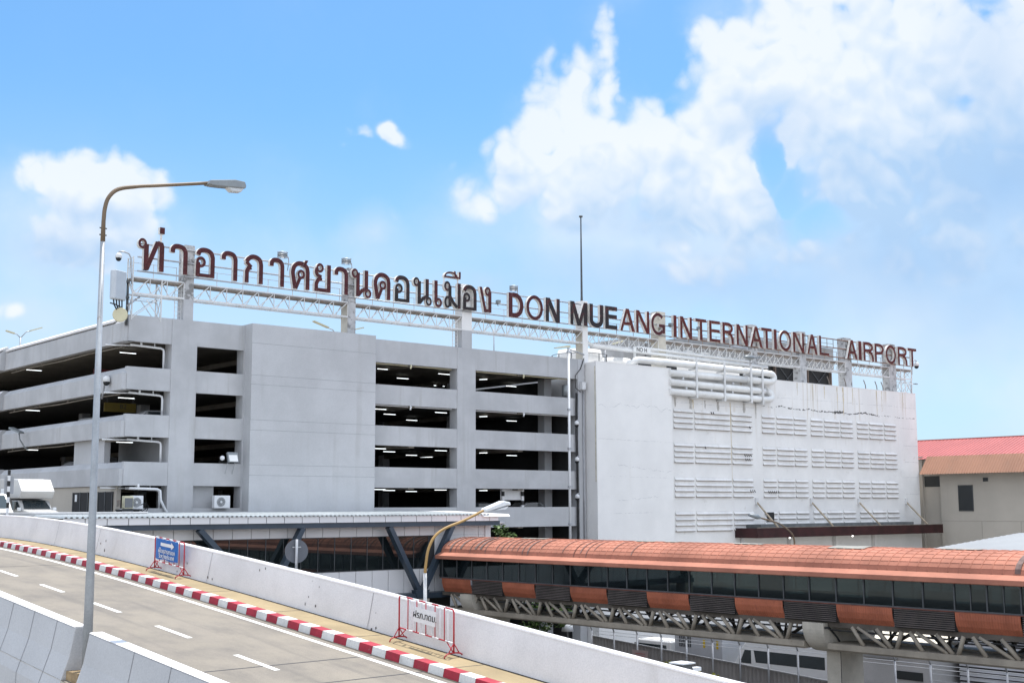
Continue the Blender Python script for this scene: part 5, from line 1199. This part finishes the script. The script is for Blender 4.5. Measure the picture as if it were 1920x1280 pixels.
# ================================================================ PLANTS
def leaves(mb, c, rx, ry, rz, n, s, rnd):
    for _ in range(n):
        while True:
            p = Vector((rnd.uniform(-1,1), rnd.uniform(-1,1), rnd.uniform(-1,1)))
            if .25 < p.length < 1: break
        p = Vector((c[0]+p.x*rx, c[1]+p.y*ry, c[2]+p.z*rz)); u = Vector((rnd.uniform(-1,1), rnd.uniform(-1,1), rnd.uniform(-.6,.6))).normalized()
        v = u.cross(Vector((rnd.uniform(-1,1), rnd.uniform(-1,1), rnd.uniform(-1,1))).normalized()).normalized(); q = s*rnd.uniform(.6,1.3)
        mb.add([p-u*q, p+v*q*.4, p+u*q, p-v*q*.4], [(0,1,2,3)])
def tree(x, y, z0, h, clumps, label, m, s=.2, n=240, grp=None, seed=1, name='tree'):
    rnd = random.Random(seed); t = thing(name, label, 'tree' if name == 'tree' else 'shrub', (x,y,z0), grp)
    tk = MB().path([(x,y,z0),(x+.1,y,z0+h*.3),(x-.05,y+.05,z0+h*.6)], [.22*h/8,.16*h/8,.08*h/8], 8); cr = MB()
    for dx, dy, dz, r in clumps:
        tk.path([(x,y,z0+h*.35),(x+dx*.5,y+dy*.5,z0+(h*.35+dz)*.5+.3),(x+dx,y+dy,z0+dz)], [.08*h/8,.05*h/8,.02*h/8], 6)
        leaves(cr, (x+dx,y+dy,z0+dz), r, r, r*.8, int(n*r*r), s, rnd)
    tk.build('trunk', TRUNK, t); cr.build('crown', m, t)
tree(57.2, 69.2, GZ, 9.5, [(-.5,.3,9.75,.5),(.55,-.1,9.85,.62),(1.1,-.3,9.3,.7),(-1.1,.2,9.2,.6),(.3,0,7.6,1.2),(-.9,-.8,6.4,1.2),(1.1,-.6,6.2,1.3),(-.2,-1.4,4.9,1.3),(.6,.8,4.2,1.2)], 'green tree rising between the terminal link and the car park', LEAF, .19, 170, seed=4)
tree(55.6, 64.0, GZ, 6, [(-.5,0,5.3,.9),(.6,-.8,5.0,1.0),(0,-2,4.5,1.1),(.3,-3.4,4.6,.9),(-.3,-1,3.3,1.2)], 'leafy green tree seen below the bridge truss at its far end', LEAF, .2, 190, seed=8)
tree(55.2, 49.5, GZ, 3.0, [(0,1.5,2.3,.55),(.1,.4,2.35,.5),(0,-.5,2.0,.55),(.2,-1.6,1.9,.5),(0,-2.4,1.5,.45)], 'yellow-green bush peeping over the barrier in front of the fence', LEAFY, .14, 420, seed=2, name='shrub')

# ================================================================ SMALL THINGS ON THE CAR PARK FRONT
def aircon(x, y, z, w, label, side=False):
    t = thing('air_conditioner', label, 'air conditioner', (x,y,z), 'air conditioner units on the car park')
    MB().box(x, x+w, y-.35, y, z, z+.82).build('casing', WPLAST, t, bevel=.03)
    cx = x+w*.42; cz = z+.41
    MB().cyl((cx,y-.352,cz),(cx,y-.362,cz),.30,24).build('grille', mat('grille_grey', (.16,.165,.17), .6), t)
    m = MB()
    for q in (.1,.17,.24,.29): m.path([(cx+q*math.cos(2*math.pi*k/20),y-.375,cz+q*math.sin(2*math.pi*k/20)) for k in range(21)], .008, 4)
    m.cyl((cx,y-.36,cz),(cx,y-.39,cz),.07,10); m.build('fan_guard', WPLAST, t); return t
aircon(38.45, 74.9, -.02, 1.12, 'white air conditioner with a round fan on the right window sill')
t = aircon(32.75, 74.55, -.05, .75, 'beige air conditioner at the corner with dark cables beside it')
m = MB().path([(33.4,74.3,.25),(33.7,74.3,.35),(33.9,74.3,.1),(33.75,74.3,-.2),(33.4,74.3,-.25)], .03, 5); m.path([(33.3,74.2,.2),(33.6,74.2,.3),(33.7,74.2,.0),(33.4,74.2,-.2)], .03, 5); m.build('cable', BLACK, t)
t2 = thing('wall_fan_unit', 'old condenser with a bare front grille on a stand at the corner', 'air conditioner', (32.1,74.3,-.1), 'air conditioner units on the car park')
MB().box(32.2, 32.75, 73.95, 74.4, -.02, .75).build('casing', CREAM, t2, bevel=.03); MB().box(32.2, 32.7, 73.92, 73.945, .05, .62).build('grille', mat('grille_grey'), t2)
m = MB().box(31.85, 33.3, 73.9, 74.5, -.14, -.06)
for x in (31.9, 33.0): m.box(x, x+.12, 73.9, 74.5, -1.1, -.14)
m.build('stand', BLACK, t2)
MB().box(31.85, 31.95, 74.0, 74.3, .1, .5).build('hose_reel', STEELR, t2)
t = thing('floodlight', 'square floodlight on two stays above the fourth parapet', 'floodlight', (39.6,74.8,2.9))
MB().prism([(74.3,2.95),(74.5,2.9),(74.7,3.55),(74.5,3.6)], 'x', 39.25, 40.0).build('housing', LAMPG, t, bevel=.03); MB().add([(39.32,74.296,2.99),(39.93,74.296,2.99),(39.93,74.49,3.55),(39.32,74.49,3.55)], [(0,1,2,3)]).build('lens', PIPEW, t)
MB().ball((38.95,74.6,3.2), .16,.16,.16).build('sensor', WPLAST, t)
m = MB()
for x in (39.35, 39.85): m.cyl((x,74.55,3.0),(x,74.93,2.2),.025,5)
m.build('stay', GALV, t)
t = thing('floodlight', 'small lamp on a bent bracket on the left side parapet', 'floodlight', (32.2,91.6,4.5))
MB().beam((31.6,92.6,5.75),(31.9,91.3,5.35),.4,.12).build('housing', LAMPG, t); MB().path([(31.85,91.7,5.4),(31.9,91.6,4.9),(32.3,91.6,4.3),(32.5,91.5,4.2)], .05, 6).build('bracket', LAMPG, t)
# height-limit boards with striped posts
t = thing('height_board', 'grey height board with a black and white post at the left edge of the frame', 'height sign', (24.1,71.6,-1.15))
for k in range(8): MB().box(23.84, 23.96, 69.94, 70.06, -.25+k*.29, -.25+(k+1)*.29).build('black_band' if k % 2 else 'white_band', INK if k % 2 else WM, t)
MB().box(23.7, 24.2, 70.08, 70.12, .8, 1.72).build('board', mat('plate_grey', (.36,.37,.39), .6, .1, 1), t)
MB().box(23.84, 23.96, 69.95, 70.05, -1.3, -.25).build('foot', WM, t)
t = thing('height_board', 'white height board on two striped posts behind the lowest parapet', 'height sign', (64.5,76,-.9))
MB().box(63.55, 65.9, 76.0, 76.05, .55, 1.5).build('board', WM, t)
for x in (63.6, 65.6):
    for k in range(7): MB().box(x, x+.22, 75.85, 75.99, -.9+k*.35, -.9+(k+1)*.35).build('black_band' if k % 2 else 'white_band', INK if k % 2 else WM, t)
t = thing('deck_sign', 'yellow hanging sign with black characters in the third deck from the top', 'sign', (34,81,6.5))
MB().box(33.6, 35.8, 80.97, 81.03, 6.35, 6.95).build('board', mat('dim_yellow_sign', (.12,.085,.008), .6), t); text('B2', .45, facing((34.9,80.96,6.7), (1,0,0)), INK, t)
for x in (33.8,35.6): MB().cyl((x,81,6.95),(x,81,7.5),.02,5).build('hanger', FRAMED, t)
t = thing('deck_sign', 'dark red hanging strip sign under the roof of the top deck', 'sign', (34,82,9.3))
MB().box(33.6, 37.0, 82.97, 83.03, 8.8, 9.35).build('board', mat('dim_red_sign', (.10,.008,.01), .6), t)
MB().cyl((34,83,9.35),(34,83,10.5),.02,5).build('hanger', FRAMED, t)

# ================================================================ tidy up
for o in bpy.data.objects:
    if '_w' in o: del o['_w']
